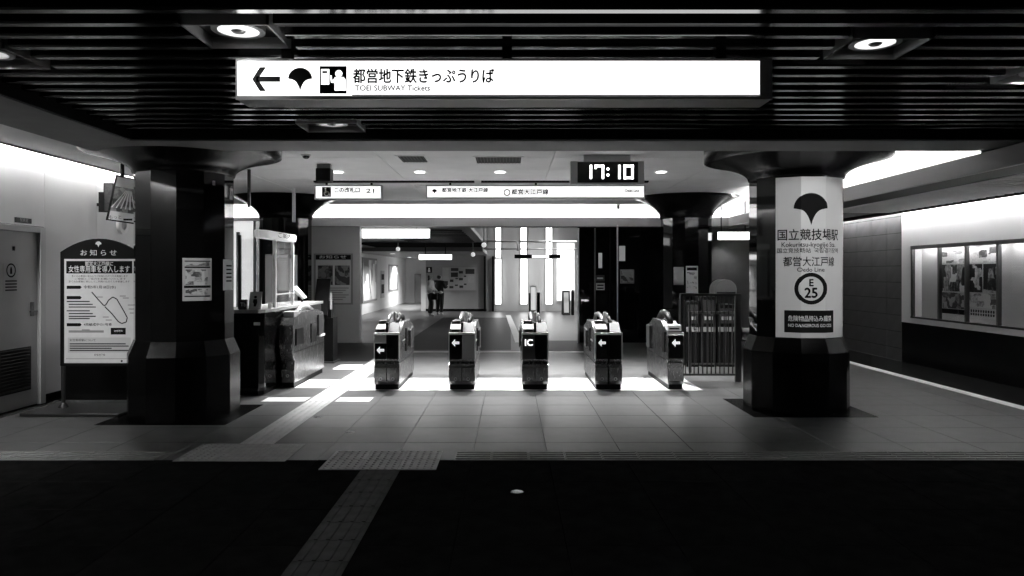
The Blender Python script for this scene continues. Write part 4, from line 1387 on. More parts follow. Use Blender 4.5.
# right-hand end gate: single width with an arrow
def end_gate(x0, x1, lab):
    Lg = 1.55
    t = thing('ticket_gate', lab, 'ticket gate', ((x0 + x1) / 2, YGF + Lg / 2, 0.003), 'ticket gates')
    y = lambda q: YGF + q
    side = [(.03, .07), (.0, .12), (.03, .30), (.06, .36), (.02, .40), (0, .43), (0, .755), (.03, .785), (.30, .86), (.46, .92), (Lg - .46, .92), (Lg - .30, .86), (Lg - .03, .785), (Lg, .755), (Lg, .12), (Lg - .03, .07)]
    MB().prism_x([(y(a), b) for a, b in side], x0, x1).build('body', steel, t, .006)
    MB().box(x0 + .015, x1 - .015, y(.03), y(Lg - .03), .003, .07).build('kick_plate', black, t)
    MB().box(x0 + .012, x1 - .012, y(-.006), y(-.0005), .43, .75).build('front_panel', screen_m, t, .003)
    cxp, cz, s = (x0 + x1) / 2, .645, .055
    flat('arrow', [[(cxp - s, cz), (cxp - .005, cz - s), (cxp - .005, cz - .018), (cxp + s, cz - .018), (cxp + s, cz + .018), (cxp - .005, cz + .018), (cxp - .005, cz + s)]], Frame((0, y(-.006), 0)), gsign_m, t, c=.002)
    MB().box(x0 - .004, x1 + .004, y(-.012), y(.02), .757, .785).build('top_edge', steel_l, t, .005)
    r_ = MB().box(x0 + .01, x1 - .02, y(.05), y(.24), .80, .885).build('card_reader', white_m, t, .008)
    MB().box(x0 + .03, x1 - .05, y(.046), y(.0495), .825, .845).build('ticket_slot', black, r_)
    MB().tube([((x0 + x1) / 2, y(.3), .90), ((x0 + x1) / 2, y(.55), 1.0), ((x0 + x1) / 2, y(.9), 1.01), ((x0 + x1) / 2, y(1.2), .90)], [.03, .045, .045, .03], 10).build('ridge', black, t, smooth=True)
    MB().lathe(((x0 + x1) / 2, y(.75), 1.02), [(.03, 0), (.022, .04)], 14).build('lamp_cap', white_m, t)
    MB().box(x0 - .012, x0 - .0006, y(.18), y(.34), .50, .78).build('flap_slot', black, t)
    MB().prism_x([(y(1.2), .45), (y(1.45), .45), (y(1.45), .80), (y(1.2), .80)], x0 - .03, x0 - .0005).build('door_flap', dgrey_p, t, .008)
    MB().box(x0 - .004, x0 - .0005, y(.06), y(Lg - .06), .395, .407).build('side_seam', black, t)
    return t


end_gate(2.16, 2.375, 'ticket gate beside the railing, rightmost of the row')


t = thing('ticket_gate', 'silver gate cabinet with two window panels standing against the office counter', 'ticket gate', (-2.93, 11.0, 0.003), 'ticket gates')
x0, x1, Lg = -3.185, -3.0, 1.75
ys_ = 10.2
side = [(.10, .07), (.08, .25), (.10, .38), (.02, .50), (.0, .62), (.02, .88), (.10, .98), (.5, 1.04), (1.3, 1.04), (Lg - .06, .98), (Lg, .85), (Lg, .1), (Lg - .04, .07)]
MB().prism_x([(ys_ + p, q) for p, q in side], x0, x1).build('body', steel, t, .01)
MB().box(x0 + .015, x1 - .015, ys_ + .13, ys_ + Lg - .06, .003, .07).build('kick_plate', black, t)
MB().box(x1 + .0005, x1 + .012, ys_ + .16, ys_ + .52, .58, .82).build('window_panel', black, t, .006)
MB().box(x1 + .0005, x1 + .010, ys_ + .95, ys_ + 1.25, .55, .84).build('window_panel', screen_m, t, .006)
MB().box(x1 + .0005, x1 + .02, ys_ + 1.35, ys_ + 1.6, .62, .95).build('door_flap', dgrey_p, t, .008)
MB().box(x1 + .0005, x1 + .024, ys_ + 1.45, ys_ + 1.7, .60, .63).build('light_strip', white_m, t)
MB().box(x1 + .0005, x1 + .004, ys_ + .1, ys_ + Lg - .1, .49, .50).build('side_seam', black, t)
MB().box(x0 + .02, x1 - .02, ys_ + .14, ys_ + .42, .99, 1.06).build('card_reader', grey_p, t, .01)
MB().tube([((x0 + x1) / 2, ys_ + .5, 1.03), ((x0 + x1) / 2, ys_ + .75, 1.09), ((x0 + x1) / 2, ys_ + 1.1, 1.09), ((x0 + x1) / 2, ys_ + 1.35, 1.02)], .035, 10).build('ridge', steel_l, t, smooth=True)
MB().ring(Frame((0, ys_ + .082, 0)), (x0 + x1) / 2, .17, .014, .02, -.001, .003).build('maker_mark', lgrey_p, t)

# kiosk stand with a dark screen
Yk = 13.2
t = thing('info_kiosk', 'slim dark touch-screen stand beyond the silver gate cabinet', 'kiosk', (pX(325, Yk), Yk, 0))
MB().box(pX(322, Yk), pX(333, Yk), Yk, Yk + .35, .0035, .80).build('pedestal', black, t, .006)
MB().prism_x([(Yk - .14, .86), (Yk - .10, .82), (Yk + .16, 1.47), (Yk + .12, 1.50)], pX(315, Yk), pX(329, Yk)).build('screen_body', black, t, .008)
MB().box(pX(330.3, Yk), pX(332, Yk), Yk - .02, Yk + .02, .95, 1.25).build('leaflet_edge', paper, t)
MB().box(pX(319, Yk), pX(331, Yk), Yk + .02, Yk + .2, .80, 1.1).build('neck', black, t)
MB().box(pX(318, Yk), pX(335, Yk), Yk - .1, Yk + .4, .001, .02).build('foot', dgrey_p, t)

# =================================================================== RAILING
Yr = 10.9
rx0, rx1 = pX(680, Yr), pX(741, Yr)
t = thing('railing', 'metal railing with thin upright bars between the end gate and the right pillar', 'railing', ((rx0 + rx1) / 2, Yr, 0))
for a in (rx0, rx1 - .09):
    MB().box(a, a + (.05 if a == rx0 else .09), Yr - .025, Yr + .025, 0, pZ(293.5, Yr)).build('post', steel_d, t, .004)
MB().box(rx0 + .05, rx1 - .09, Yr - .018, Yr + .018, pZ(296, Yr), pZ(293.5, Yr)).build('top_rail', steel_d, t)
MB().box(rx0 + .05, rx1 - .09, Yr - .015, Yr + .015, .09, .12).build('bottom_rail', steel_d, t)
nb = 12
for i in range(nb):
    xb = rx0 + .05 + (rx1 - rx0 - .14) * (i + .5) / nb
    MB().tube([(xb, Yr, .12), (xb, Yr, pZ(296, Yr))], .009, 8).build('bar', dgrey_p, t)
# folding return of the railing
Y2 = 11.9
t = thing('railing', 'short second railing behind the first, beside the far right pillar', 'railing', (pX(712, Y2), Y2, 0))
sx_ = (pX(690, Y2), pX(738, Y2))
for a in sx_:
    MB().box(a - .02, a + .02, Y2 - .02, Y2 + .02, 0, .98).build('post', steel_d, t)
MB().box(sx_[0] + .02, sx_[1] - .02, Y2 - .015, Y2 + .015, .94, .98).build('top_rail', steel_d, t)
MB().box(sx_[0] + .02, sx_[1] - .02, Y2 - .015, Y2 + .015, .12, .15).build('bottom_rail', steel_d, t)
for i in range(7):
    xb = sx_[0] + (sx_[1] - sx_[0]) * (i + 1) / 8
    MB().tube([(xb, Y2, .15), (xb, Y2, .94)], .01, 8).build('bar', dgrey_p, t)
# machines behind the railing
Y3 = 12.6
for (a, b, zt, lb) in ((686, 700, 1.12, 'grey ticket machine cabinet behind the left end of the railing'), (701, 716, 1.2, 'grey ticket machine cabinet with a pale band, middle one behind the railing'), (718, 737, 1.06, 'grey ticket machine cabinet with a pale band, nearest the right pillar behind the railing')):
    xa, xb = pX(a, Y3), pX(b, Y3)
    t = thing('ticket_machine', lb, 'ticket machine', ((xa + xb) / 2, Y3 + .3, 0), 'machines behind the railing')
    MB().box(xa, xb, Y3, Y3 + .6, .05, zt).build('body', black, t, .015)
    MB().box(xa + .02, xb - .02, Y3 + .02, Y3 + .58, .0, .05).build('kick_plate', black, t)
    MB().box(xa + .004, xb - .004, Y3 - .012, Y3 - .0005, .60, .68).build('pale_band', mat('band_grey', .2, .4), t)
    MB().box(xa + .03, xb - .03, Y3 - .008, Y3 - .0005, .74, zt - .06).build('front_panel', dgrey_p, t)
    MB().box(xa + .06, xb - .06, Y3 - .014, Y3 - .0085, .80, .86).build('slot', grey_p, t)
# rounded kiosk behind
Y5 = 13.6
t = thing('round_top_cabinet', 'dark grey round-topped cabinet standing at the end of the right passage', 'cabinet', (pX(726, Y5), Y5, 0))
ca, hb = pX(726, Y5), .20
pts = [(ca - hb, 0.0), (ca + hb, 0.0), (ca + hb, 1.3)] + [(ca + hb * math.cos(PI * i / 12), 1.3 + hb * .9 * math.sin(PI * i / 12)) for i in range(1, 12)] + [(ca - hb, 1.3)]
MB().poly(Frame((0, Y5, 0)), pts, -.4, 0).build('body', grey_p, t, .01)
MB().fbox(Frame((0, Y5, 0)), ca - .17, ca + .17, .8, 1.25, .0005, .01).build('screen', dgrey_p, t)
# short polished rail end near the right pillar
tag(MB().tube([(rx1 - .002, Yr, pZ(333.5, Yr)), (pX(750, Yr), Yr, pZ(333.5, Yr))], .085, 20).build('handrail_end', steel, bevel=.008), 'short polished handrail drum at the right end of the railing', 'handrail')
# lit sign in the right passage
t = thing('hanging_sign', 'plain lit white sign in the passage right of the far pillar', 'sign', (pX(733, 16.4), 16.4, pZ(240, 16.4)), 'lit hanging signs over the gates')
MB().box(pX(717, 16.4), pX(752, 16.4), 16.42, 16.52, pZ(240.5, 16.4), pZ(231, 16.4)).build('casing', dgrey_p, t, .006)
MB().box(pX(718, 16.4), pX(751, 16.4), 16.41, 16.4195, pZ(239.7, 16.4), pZ(232, 16.4)).build('lit_panel', lit_hall, t)
for xx in (722, 746):
    MB().box(pX(xx, 16.4) - .01, pX(xx, 16.4) + .01, 16.45, 16.48, pZ(231, 16.4), ZC if xx < 700 else 3.2).build('hanger', black, t)
spot('passage_lamp', (pX(733, 16.4), 16.9, 2.4), 30, 1.6, .7, .1, rot=(math.radians(20), 0, 0))

# =================================================================== HALL BEYOND
# poster on the pale pier
Yp = YB
fp = Frame((0, Yp, 0))
t = tag(MB().fbox(fp, pX(314, Yp), pX(353, Yp), pZ(304.5, Yp), pZ(253.5, Yp), .0005, .02).build('framed_poster', mat('poster_frame', .25, .4)), 'framed poster with two dark pictures on the pale pier behind the kiosk', 'poster')
kx = lambda x: pX(x, Yp)
kz = lambda y: pZ(y, Yp)
flat('heading', [rect(kx(316), kx(351), kz(259.5), kz(255))], fp, ink, t, c=.022)
text('お知らせ', fp, kx(333), kz(257.2), .08, white_ink, t, width=kx(347) - kx(320), c=.024)
flat('sheet', [rect(kx(316), kx(351), kz(303), kz(260))], fp, paper, t, c=.022)
for a, b in ((318, 333), (335, 350)):
    flat('picture', [rect(kx(a), kx(b), kz(285), kz(265.5))], fp, print_mat('print_p%d' % a, a, .01, .18, 9, 9, .55), t, c=.024)
for q in range(6):
    flat('text_line', [rect(kx(318), kx(349 - 3 * (q % 3)), kz(288.5 + 2.3 * q), kz(287.5 + 2.3 * q))], fp, grey_p, t, c=.024)
# hall left wall posters
fh = Frame((-5.65, 0, 0), (0, 1, 0))
hallp = [(28.2, 31.3, .45, 2.2, 'large pale poster nearest the gates on the hall left wall', 71, 2.2), (34.4, 37.2, .75, 2.0, 'large pale poster furthest along the hall left wall', 75, 2.2)]
for (ya, yb, z0, z1, lb, sd, s_) in hallp:
    t = tag(MB().fbox(fh, ya, yb, z0, z1, .0005, .03).build('framed_poster', mat('poster_frame_steel', .18, .4)), lb, 'poster')
    flat('picture', [rect(ya + .12, yb - .12, z0 + .08, z1 - .08)], fh, print_mat('print_h%d' % sd, sd, .12, .8, s_, 1.2, .45), t, c=.032)
t = tag(MB().fbox(fh, 32.3, 33.2, .5, 1.7, .0005, .02).build('wall_notice', grey_p), 'narrow grey notice between the two hall wall posters', 'notice')
flat('text_line', [rect(32.4, 33.1, 1.3, 1.55), rect(32.4, 33.1, .7, 1.1)], fh, ink, t, c=.022)
# lit signs of the hall
for (x0, x1, y0, y1, Y, lb, hz) in ((361.5, 430, 228.5, 238.5, 17.6, 'long glowing white sign box under the cove, left of the hall', ZH), (418.5, 452, 254.3, 260, 25.6, 'small glowing white sign box further down the hall', ZH)):
    t = thing('light_box', lb, 'sign', (pX((x0 + x1) / 2, Y), Y, pZ(y1, Y)), 'glowing sign boxes in the hall')
    MB().box(pX(x0, Y), pX(x1, Y), Y + .012, Y + .15, pZ(y1, Y), pZ(y0, Y)).build('casing', lgrey_p, t)
    MB().box(pX(x0, Y) + .015, pX(x1, Y) - .015, Y, Y + .0115, pZ(y1, Y) + .015, pZ(y0, Y) - .015).build('lit_panel', lit_hall, t)
    if hz > pZ(y0, Y) + .02:
        for q in (.2, .8):
            xx = pX(x0, Y) + (pX(x1, Y) - pX(x0, Y)) * q
            MB().box(xx - .015, xx + .015, Y + .05, Y + .09, pZ(y0, Y), hz).build('hanger', black, t)
# hall lamps; the last one is added to brighten the A-board bay
for (X, Y, wt, nm) in ((-4.6, 21, 320, 'nearest the pale pier'), (-4.6, 29, 650, 'above the hall wall posters'), (-4.9, 36, 1200, 'in the far corridor by the locker'), (0.6, 22.4, 160, 'over the slim upright machine'), (1.2, 29, 420, 'close to the light columns'), (2.1, 26, 700, 'added to brighten the A-board bay')):
    zc_ = ZH if Y < 26 else 2.36
    if X > -.9:
        zc_ = 4.2
    t = thing('hall_downlight', 'small round hall downlight ' + nm, 'ceiling light', (X, Y, zc_), 'downlights of the hall')
    MB().ring(Frame((X, Y, zc_ - .01), (1, 0, 0), (0, -1, 0)), 0, 0, .09, .12, 0, .01).build('trim_ring', white_m, t)
    MB().lathe((X, Y, zc_ - .008), [(.088, 0), (.088, .006)], 20).build('lens', lamp_m, t)
    spot('hall_lamp', (X, Y, zc_ - .03), wt, 2.4, .8, .1)
for (xx, yy, Y, lb) in ((398, 249, 25.0, 'small round spotlight at the left of the hall ceiling'), (473, 254.5, 25.0, 'small round spotlight right of the far glowing sign'), (484, 245, 22.0, 'small round spotlight next to the tube-lit wall')):
    p = px(xx, yy, Y)
    t = thing('spotlight', lb, 'spotlight', p)
    MB().ball(p, .075).build('head', mat('spot_globe', .7, .3, emit=.5), t, smooth=True)
    MB().tube([(p[0], p[1], p[2] + .06), (p[0], p[1], ZH if p[0] < -.95 else 4.2)], .012).build('stem', grey_p, t)
# end cabinet in the far corridor
t = thing('corridor_cabinet', 'grey locker standing at the end of the far corridor', 'cabinet', (pX(419, 39.6), 39.6, 0))
MB().box(pX(414.5, 39.5), pX(423.5, 39.5), 39.5, 39.95, .0, 1.55).build('body', mat('locker', .16, .5), t, .01)
MB().box(pX(415, 39.5), pX(423, 39.5), 39.48, 39.4995, .06, 1.5).build('door', mat('locker_door', .14, .5), t)
# back wall notice board
Yb = 31.0
kx = lambda x: pX(x, Yb)
kz = lambda y: pZ(y, Yb)
fb = Frame((0, Yb, 0))
t = thing('pin_board', 'wall notice board covered with small dark papers at the back of the hall', 'notice board', (kx(459), Yb, kz(291)))
MB().fbox(fb, kx(441.5), kx(476.5), kz(291), kz(266.5), .0005, .04).build('frame', grey_p, t)
MB().fbox(fb, kx(442.3), kx(475.7), kz(290.2), kz(267.3), .0405, .045).build('board', mat('pin_board_face', .38, .6), t)
for (a, b, c, d_) in ((451, 458.5, 268, 271), (451, 458, 272.5, 277), (459, 463, 271, 273.5), (465.5, 474.5, 269, 274), (450, 453.5, 279.5, 282), (459, 463, 278, 280.3), (464, 466.3, 275.5, 277), (455.5, 458, 278, 279.2), (449.5, 453.5, 286, 288.3), (455, 458, 284.5, 286), (459.5, 463.3, 285.5, 287.8), (464, 466.5, 283.5, 285), (443.5, 448, 281, 286.5)):
    MB().fbox(fb, kx(a), kx(b), kz(d_), kz(c), .0455, .05).build('pinned_paper', mat('dark_photo', .03, .5), t)
for (a, b, c, d_) in ((442.8, 449, 268.3, 279), (468, 474, 276, 283)):
    MB().fbox(fb, kx(a), kx(b), kz(d_), kz(c), .0455, .05).build('pinned_paper', paper_d, t)
t = tag(MB().fbox(fb, kx(426.5), kx(432), kz(272.8), kz(267), .0005, .04).build('exit_sign', ink), 'small black sign with a white figure on the grey back wall', 'sign')
flat('figure', [disc(kx(429.2), kz(268.6), .035, 12), [(kx(428), kz(272)), (kx(430.4), kz(272)), (kx(430.2), kz(269.4)), (kx(428.2), kz(269.4))]], fb, white_ink, t, c=.042)
# standing column boards at right end of back wall
for (a, b, m_, lb) in ((484, 486, black, 'thin black post at the right end of the grey back wall'), (492, 494, black, 'thin black post left of the tube-lit wall')):
    tag(MB().box(kx(a), kx(b), 30.8, 30.95, 0, 2.3).build('post', m_), lb, 'post')
# upright tubes on the tall wall
for i, (a, b) in enumerate(((495.4, 501), (520.3, 527), (545.6, 552.2))):
    t = thing('light_column', ['upright light column, left one of three on the tall wall', 'upright light column, middle one of three on the tall wall', 'upright light column, right one of three on the tall wall'][i], 'lamp', (kx((a + b) / 2), 30.9, kz(304)), 'upright light columns')
    MB().box(kx(a) - .03, kx(b) + .03, 30.95, 30.999, kz(304.6), 4.1).build('back_plate', grey_p, t)
    MB().lathe((kx((a + b) / 2), 30.9, 0), [((kx(b) - kx(a)) / 2, kz(304)), ((kx(b) - kx(a)) / 2, kz(259))], 16).build('lower_tube', lit_hall, t, smooth=False)
    MB().lathe((kx((a + b) / 2), 30.9, 0), [((kx(b) - kx(a)) / 2 * .85, kz(257.5)), ((kx(b) - kx(a)) / 2 * .85, 4.0)], 16).build('upper_tube', lit_hall, t, smooth=False)
    MB().lathe((kx((a + b) / 2), 30.9, 0), [((kx(b) - kx(a)) / 2 * 1.1, kz(259)), ((kx(b) - kx(a)) / 2 * 1.1, kz(257.5))], 16).build('collar', dgrey_p, t)
t = thing('added_bay_glow', 'broad glowing white panel added to brighten the bay right of the three light columns', 'light panel', (kx(565), 30.9, .45))  # added glowing panel that turns the wall of the bay bright white
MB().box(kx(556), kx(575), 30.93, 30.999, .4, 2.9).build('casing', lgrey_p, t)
MB().box(kx(557), kx(574), 30.9, 30.9295, .45, 2.85).build('glow_face', mat('glow_face', .8, .4, emit=1.1), t)
# pipes crossing in front
tag(MB().tube([px(476, 241.3, 26), px(516.5, 241.3, 26), px(517.5, 243, 26), px(518, 251, 26)], .03, 8).build('pipe', lgrey_p, smooth=True), 'white pipe bending down in front of the middle light column', 'pipe')
tag(MB().tube([px(519, 241.6, 26.2), (2.81, 26.2, pZ(241.6, 26.2))], .03, 8).build('pipe', lgrey_p, smooth=True), 'white pipe running on to the right above the tall wall', 'pipe')
tag(MB().tube([(-0.96, 27, pZ(249, 27)), (2.81, 27, pZ(249, 27))], .022, 8).build('pipe', grey_p, smooth=True), 'thin lower grey pipe crossing the tall wall', 'pipe')
Yh = 24.0
t = thing('hanging_sign', 'dark hanging sign bar seen in front of the light columns', 'sign', (pX(537.5, Yh), Yh, pZ(258.5, Yh)), 'lit hanging signs over the gates')
MB().box(pX(514.5, Yh), pX(560.5, Yh), Yh, Yh + .12, pZ(258.3, Yh), pZ(254.5, Yh)).build('casing', black, t)
MB().box(pX(532, Yh), pX(549, Yh), Yh - .012, Yh - .0005, pZ(258, Yh), pZ(254.9, Yh)).build('lit_panel', lit_small, t)
for xx in (527, 550):
    MB().box(pX(xx, Yh) - .015, pX(xx, Yh) + .015, Yh + .04, Yh + .08, pZ(254.5, Yh), 4.2).build('hanger', dgrey_p, t)
# A-board and a machine in the bright bay
Ya = 28.0
t = thing('a_board', 'folding A-board sign standing in the bright bay right of the light columns', 'sign board', (pX(567, Ya), Ya, 0))
xa, xb = pX(562.5, Ya), pX(570.5, Ya)
for s, nm in ((0, 'front_leaf'), (1, 'rear_leaf')):
    y0_, y1_ = (Ya, Ya + .25) if s == 0 else (Ya + .55, Ya + .30)
    MB().add([(xa, y0_, 0.0), (xb, y0_, 0.0), (xb, y1_, .93), (xa, y1_, .93), (xa, y0_ + .03, 0.0), (xb, y0_ + .03, 0.0), (xb, y1_ + .03, .93), (xa, y1_ + .03, .93)],
             [(0, 1, 2, 3), (7, 6, 5, 4), (0, 4, 5, 1), (1, 5, 6, 2), (2, 6, 7, 3), (3, 7, 4, 0)]).build(nm, dgrey_p, t)
MB().add([(xa + .06, Ya + .015, .1), (xb - .06, Ya + .015, .1), (xb - .06, Ya + .22, .86), (xa + .06, Ya + .22, .86)], [(0, 1, 2, 3)]).build('sheet', paper, t)
t = thing('bin', 'dark slim bin beside the A-board in the bright bay', 'bin', (pX(573.5, Ya), Ya + .2, 0))
MB().box(pX(571.8, Ya), pX(574.5, Ya), Ya + .1, Ya + .4, 0, .9).build('body', black, t, .01)
MB().box(pX(571.8, Ya) + .01, pX(574.5, Ya) - .01, Ya + .12, Ya + .38, .9, .95).build('lid', dgrey_p, t)
Ym = 22.0
t = thing('stand_machine', 'slim upright machine with pale panel seen above the IC gate', 'machine', (pX(535, Ym), Ym, 0))
MB().box(pX(530.5, Ym), pX(536, Ym), Ym, Ym + .2, .0045, 1.22).build('body', lgrey_p, t, .01)
MB().box(pX(529, Ym), pX(530.5, Ym), Ym + .05, Ym + .2, .0045, 1.0).build('side_panel', black, t)
MB().box(pX(537, Ym), pX(540, Ym), Ym + .05, Ym + .25, .0045, 1.02).build('side_panel', black, t)
MB().box(pX(531, Ym), pX(535.5, Ym), Ym - .01, Ym - .0005, .5, 1.18).build('screen', mat('stand_panel_glow', .6, .4, emit=.55), t)  # pale front panel with a glow added to brighten it
# edges and papers of the black polished wall
Yw = YB
kx = lambda x: pX(x, Yw)
kz = lambda y: pZ(y, Yw)
fwk = Frame((0, Yw, 0))
tag(MB().box(kx(577.6), kx(579.2), Yw - .03, Yw - .001, 0.0, LB - .03).build('corner_strip', steel_l), 'bright metal corner strip at the left edge of the black polished wall', 'trim')
t = thing('slim_post', 'slim bright metal post with a flared base behind the twin-bodied gate', 'post', (kx(617.5), Yw - .6, 0))
xc = pX(617.5, Yw - .6)
MB().tube([(xc, Yw - .6, .02), (xc, Yw - .6, LB)], .016, 10).build('pole', steel_l, t)
MB().lathe((xc, Yw - .6, 0.0), [(.06, 0), (.06, .02), (.03, .35), (.017, .5)], 14).build('base', steel_l, t)
tag(MB().box(kx(594.2), kx(595.6), Yw - .03, Yw - .001, 0.0, LB - .03).build('metal_strip', steel_d), 'thin dull metal strip on the black wall, left of the slim post', 'trim')
t = tag(MB().fbox(fwk, kx(620), kx(634), kz(283.5), kz(269.5), .0005, .012).build('wall_notice', mat('dim_notice', .25, .5)), 'grey printed notice right of the slim post on the black wall', 'notice')
flat('picture', [rect(kx(620.8), kx(633.2), kz(282.5), kz(270.5))], fwk, print_mat('print_q', 90, .03, .35, 10, 14, .45), t, c=.014)
t = tag(MB().fbox(fwk, kx(596), kx(604.5), kz(290), kz(283), .0005, .012).build('wall_notice', paper_d), 'small pale notice left of the slim post on the black wall', 'notice')
flat('text_line', [rect(kx(597), kx(603.5), kz(286), kz(284.5)), rect(kx(597), kx(603.5), kz(289), kz(287.5))], fwk, ink, t, c=.014)
t = tag(MB().fbox(fwk, kx(596), kx(604.5), kz(281.5), kz(275), .0005, .012).build('wall_notice', dgrey_p), 'small dark notice above the pale one on the black wall', 'notice')
flat('text_line', [rect(kx(597), kx(603), kz(279), kz(277.5))], fwk, lgrey_p, t, c=.014)
t = tag(MB().fbox(fwk, kx(598.5), kx(602), kz(268), kz(253), .0005, .02).build('wall_light', mat('wall_light', .5, .4, emit=.12)), 'dim upright light strip on the black wall left of the slim post', 'lamp')
t = tag(MB().fbox(fwk, kx(619), kx(625), kz(261), kz(246), .0005, .02).build('wall_light', MATS['wall_light']), 'dim upright light strip on the black wall right of the slim post', 'lamp')
# small floor caps
for (xx, yy, lb) in ((517, 492, 'small round metal cap set in the dark front floor'), (318, 417, 'small metal cap in the grey floor beside the tactile path'), (350, 432, 'small metal cap in the grey floor before the warning tiles')):
    Y = fl(yy)
    tag(MB().lathe((pX(xx, Y), Y, 0.0), [(.05, 0), (.045, .004)], 20).build('floor_cap', steel), lb, 'floor cap')

# =================================================================== PEOPLE
def skin_mesh(name, verts, edges, radii, m, parent, root=0, sub=2):
    """verts in world coordinates; grows a smooth surface round the skeleton"""
    me = bpy.data.meshes.new(name)
    o0 = WL[parent]
    me.from_pydata([Vector(v) - o0 for v in verts], edges, [])
    o = bpy.data.objects.new(name, me)
    COL.objects.link(o)
    o.modifiers.new('skin', 'SKIN').use_smooth_shade = True
    sv = me.skin_vertices[0].data
    for i, r in enumerate(radii):
        kf = 1.22 if max(r if isinstance(r, tuple) else (r,)) > .02 else 1.0     # smoothing shrinks the surface
        sv[i].radius = (r[0] * kf, r[1] * kf) if isinstance(r, tuple) else (r * kf, r * kf)
        sv[i].use_root = (i == root)
    s = o.modifiers.new('sub', 'SUBSURF')
    s.levels = sub
    s.render_levels = sub
    dg = bpy.context.evaluated_depsgraph_get()
    nm = bpy.data.meshes.new_from_object(o.evaluated_get(dg))
    bpy.data.objects.remove(o)
    nm.materials.clear()
    nm.materials.append(m)
    for p in nm.polygons:
        p.use_smooth = True
    o = bpy.data.objects.new(name, nm)
    COL.objects.link(o)
    o.parent = parent
    WL[o] = Vector(o0)
    return o


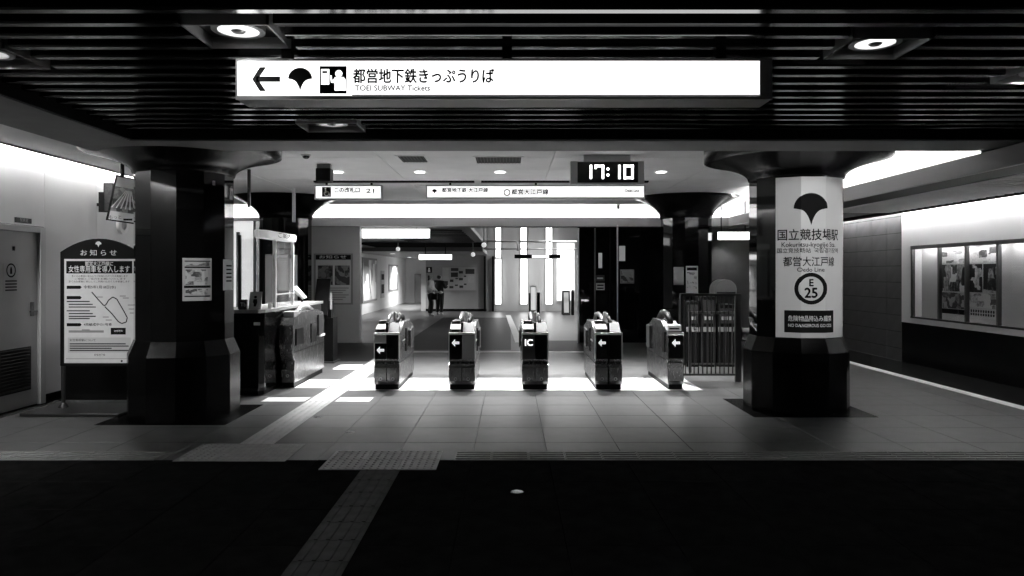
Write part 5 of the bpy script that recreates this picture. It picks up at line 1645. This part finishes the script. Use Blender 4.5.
def person(label, loc, facing, height, arms, legs, top_m, leg_m, hair_m, long_hair=False, skirt=False):
    k = height / 1.70
    t = thing('person', label, 'person', loc)
    ca, sa = math.cos(facing), math.sin(facing)

    def W(p):
        x, y, z = p[0] * k, p[1] * k, p[2] * k
        return (loc[0] + x * ca - y * sa, loc[1] + x * sa + y * ca, loc[2] + z)
    V, E_, R = [], [], []

    def nd(p, r, par=None):
        V.append(W(p))
        R.append((r[0] * k, r[1] * k) if isinstance(r, tuple) else r * k)
        if par is not None:
            E_.append((par, len(V) - 1))
        return len(V) - 1
    pel = nd((0, 0, .93), (.11, .075))
    sp_ = nd((0, .0, 1.12), (.11, .078), pel)
    ch = nd((0, .0, 1.32), (.13, .085), sp_)
    nk = nd((0, .005, 1.44), .055, ch)
    n2 = nd((0, -.005, 1.50), .05, nk)
    hd = nd((0, -.01, 1.575), (.076, .088), n2)
    nd((0, -.005, 1.655), (.066, .08), hd)
    wrists = []
    for s in (-1, 1):
        hp_ = nd((s * .09, 0, .88), .07, pel)
        kn = nd(legs[s][0], .058, hp_)
        an = nd(legs[s][1], .036, kn)
        a = legs[s][1]
        nd((a[0] + s * .01, a[1] - .13, .035), .03, an)
        sh = nd((s * .175, .0, 1.375), .058, ch)
        el = nd(arms[s][0], .04, sh)
        wr_ = nd(arms[s][1], .028, el)
        ew = (Vector(arms[s][1]) - Vector(arms[s][0])).normalized()
        pm_ = Vector(arms[s][1]) + ew * .06
        pa = nd(tuple(pm_), (.036, .018), wr_)
        side_ = ew.cross(Vector((0, 1, 0.01))).normalized()
        for q, ln in zip((-1.5, -.5, .5, 1.5), (.06, .075, .07, .055)):
            b1 = nd(tuple(pm_ + ew * .035 + side_ * q * .019), .009, pa)
            b2 = nd(tuple(pm_ + ew * (.035 + ln * .55) + side_ * q * .02 + Vector((0, -.012, 0))), .008, b1)
            nd(tuple(pm_ + ew * (.035 + ln * .95) + side_ * q * .02 + Vector((0, -.035, 0))), .007, b2)
        th1 = nd(tuple(pm_ - side_ * s * .04 + Vector((0, -.01, 0))), .010, pa)
        nd(tuple(pm_ - side_ * s * .055 + ew * .04 + Vector((0, -.02, 0))), .008, th1)
        wrists.append(arms[s][1])
    skin_mesh('body', V, E_, R, mat('skin', .35, .5), t)
    # top
    V, E_, R = [], [], []
    a = nd((0, 0, .90), (.165, .12))
    b = nd((0, 0, 1.12), (.15, .11), a)
    c = nd((0, 0, 1.32), (.17, .118), b)
    nd((0, .005, 1.43), .068, c)
    for s in (-1, 1):
        sh = nd((s * .18, 0, 1.37), .072, c)
        el = nd(arms[s][0], .055, sh)
        p_, q_ = Vector(arms[s][0]), Vector(arms[s][1])
        nd(tuple(p_ + (q_ - p_) * .9), .04, el)
    skin_mesh('jacket', V, E_, R, top_m, t)
    V, E_, R = [], [], []
    a = nd((0, 0, .97), (.155, .112))
    b = nd((0, 0, .90), (.16, .115), a)
    if skirt:
        c = nd((0, -.0, .68), (.19, .15), b)
        nd((0, -.0, .42), (.2, .17), c)
    else:
        for s in (-1, 1):
            hp_ = nd((s * .095, 0, .85), .105, b)
            kn = nd(legs[s][0], .075, hp_)
            nd((legs[s][1][0], legs[s][1][1], .10), .058, kn)
    skin_mesh('skirt' if skirt else 'trousers', V, E_, R, leg_m, t)
    for s in (-1, 1):
        q = legs[s][1]
        V, E_, R = [], [], []
        a = nd((q[0], q[1] + .02, .055), (.045, .045))
        b = nd((q[0] + s * .005, q[1] - .07, .045), (.045, .036), a)
        nd((q[0] + s * .012, q[1] - .16, .035), (.04, .028), b)
        skin_mesh('shoe', V, E_, R, MATS['shoe'], t, sub=1)
    # hair
    V, E_, R = [], [], []
    a = nd((0, .02, 1.64), (.085, .095))
    b = nd((0, .045, 1.58), (.083, .07), a)
    c = nd((0, .055, 1.50), (.07, .045), b)
    if long_hair:
        nd((0, .07, 1.34), (.075, .035), c)
    skin_mesh('hair', V, E_, R, hair_m, t)
    # face
    fm = mat('face_ink', .02, .5)
    bb = MB()
    for s in (-1, 1):
        bb.ball(W((s * .03, -.088, 1.59)), .009 * k, 8)
    bb.build('eyes', fm, t)
    MB().ball(W((0, -.102, 1.565)), .013 * k, 8, (1, 1, 1.6)).build('nose', MATS['skin'], t, smooth=True)
    MB().ball(W((0, -.09, 1.525)), .018 * k, 8, (1.2, .5, .4)).build('mouth', mat('lips', .2, .5), t, smooth=True)
    for s in (-1, 1):
        MB().ball(W((s * .08, .0, 1.575)), .02 * k, 8, (.5, .8, 1.4)).build('ear', MATS['skin'], t, smooth=True)
    return t


mat('shoe', .4, .5)
dark_cloth = mat('dark_cloth', .012, .9)
pale_cloth = mat('pale_cloth', .65, .9)
hair = mat('black_hair', .006, .5)
std_legs = {-1: ((-.10, -.02, .49), (-.10, .02, .075)), 1: ((.10, -.02, .49), (.10, .02, .075))}
step_legs = {-1: ((-.10, -.10, .49), (-.11, -.06, .075)), 1: ((.10, .02, .49), (.10, .10, .075))}
wx, wy = pX(430.5, 27.4), 27.4
person('person in a pale top and dark trousers at the back of the hall', (wx, wy, 0.004), math.radians(75), 1.56,
       {-1: ((-.25, -.02, 1.12), (-.20, -.22, 1.02)), 1: ((.25, -.02, 1.12), (.18, -.24, .98))}, step_legs, pale_cloth, dark_cloth, hair, True)
mx_, my_ = pX(439.5, 28.2), 28.2
person('person in dark clothes with a raised arm at the back of the hall', (mx_, my_, 0.001), math.radians(150), 1.55,
       {-1: ((-.27, -.03, 1.13), (-.22, -.26, 1.20)), 1: ((.30, -.10, 1.16), (.22, -.25, 1.36))}, std_legs, dark_cloth, dark_cloth, hair)
t = thing('shoulder_bag', 'dark handbag held in front of the person in the pale top', 'bag', (wx + .17, wy - .30, .62))
MB().box(wx + .06, wx + .28, wy - .37, wy - .23, .62, .84).build('body', black, t, .02)
MB().tube([(wx + .10, wy - .30, .83), (wx + .12, wy - .27, .94), (wx + .22, wy - .27, .94), (wx + .24, wy - .30, .83)], .012).build('handle', black, t)
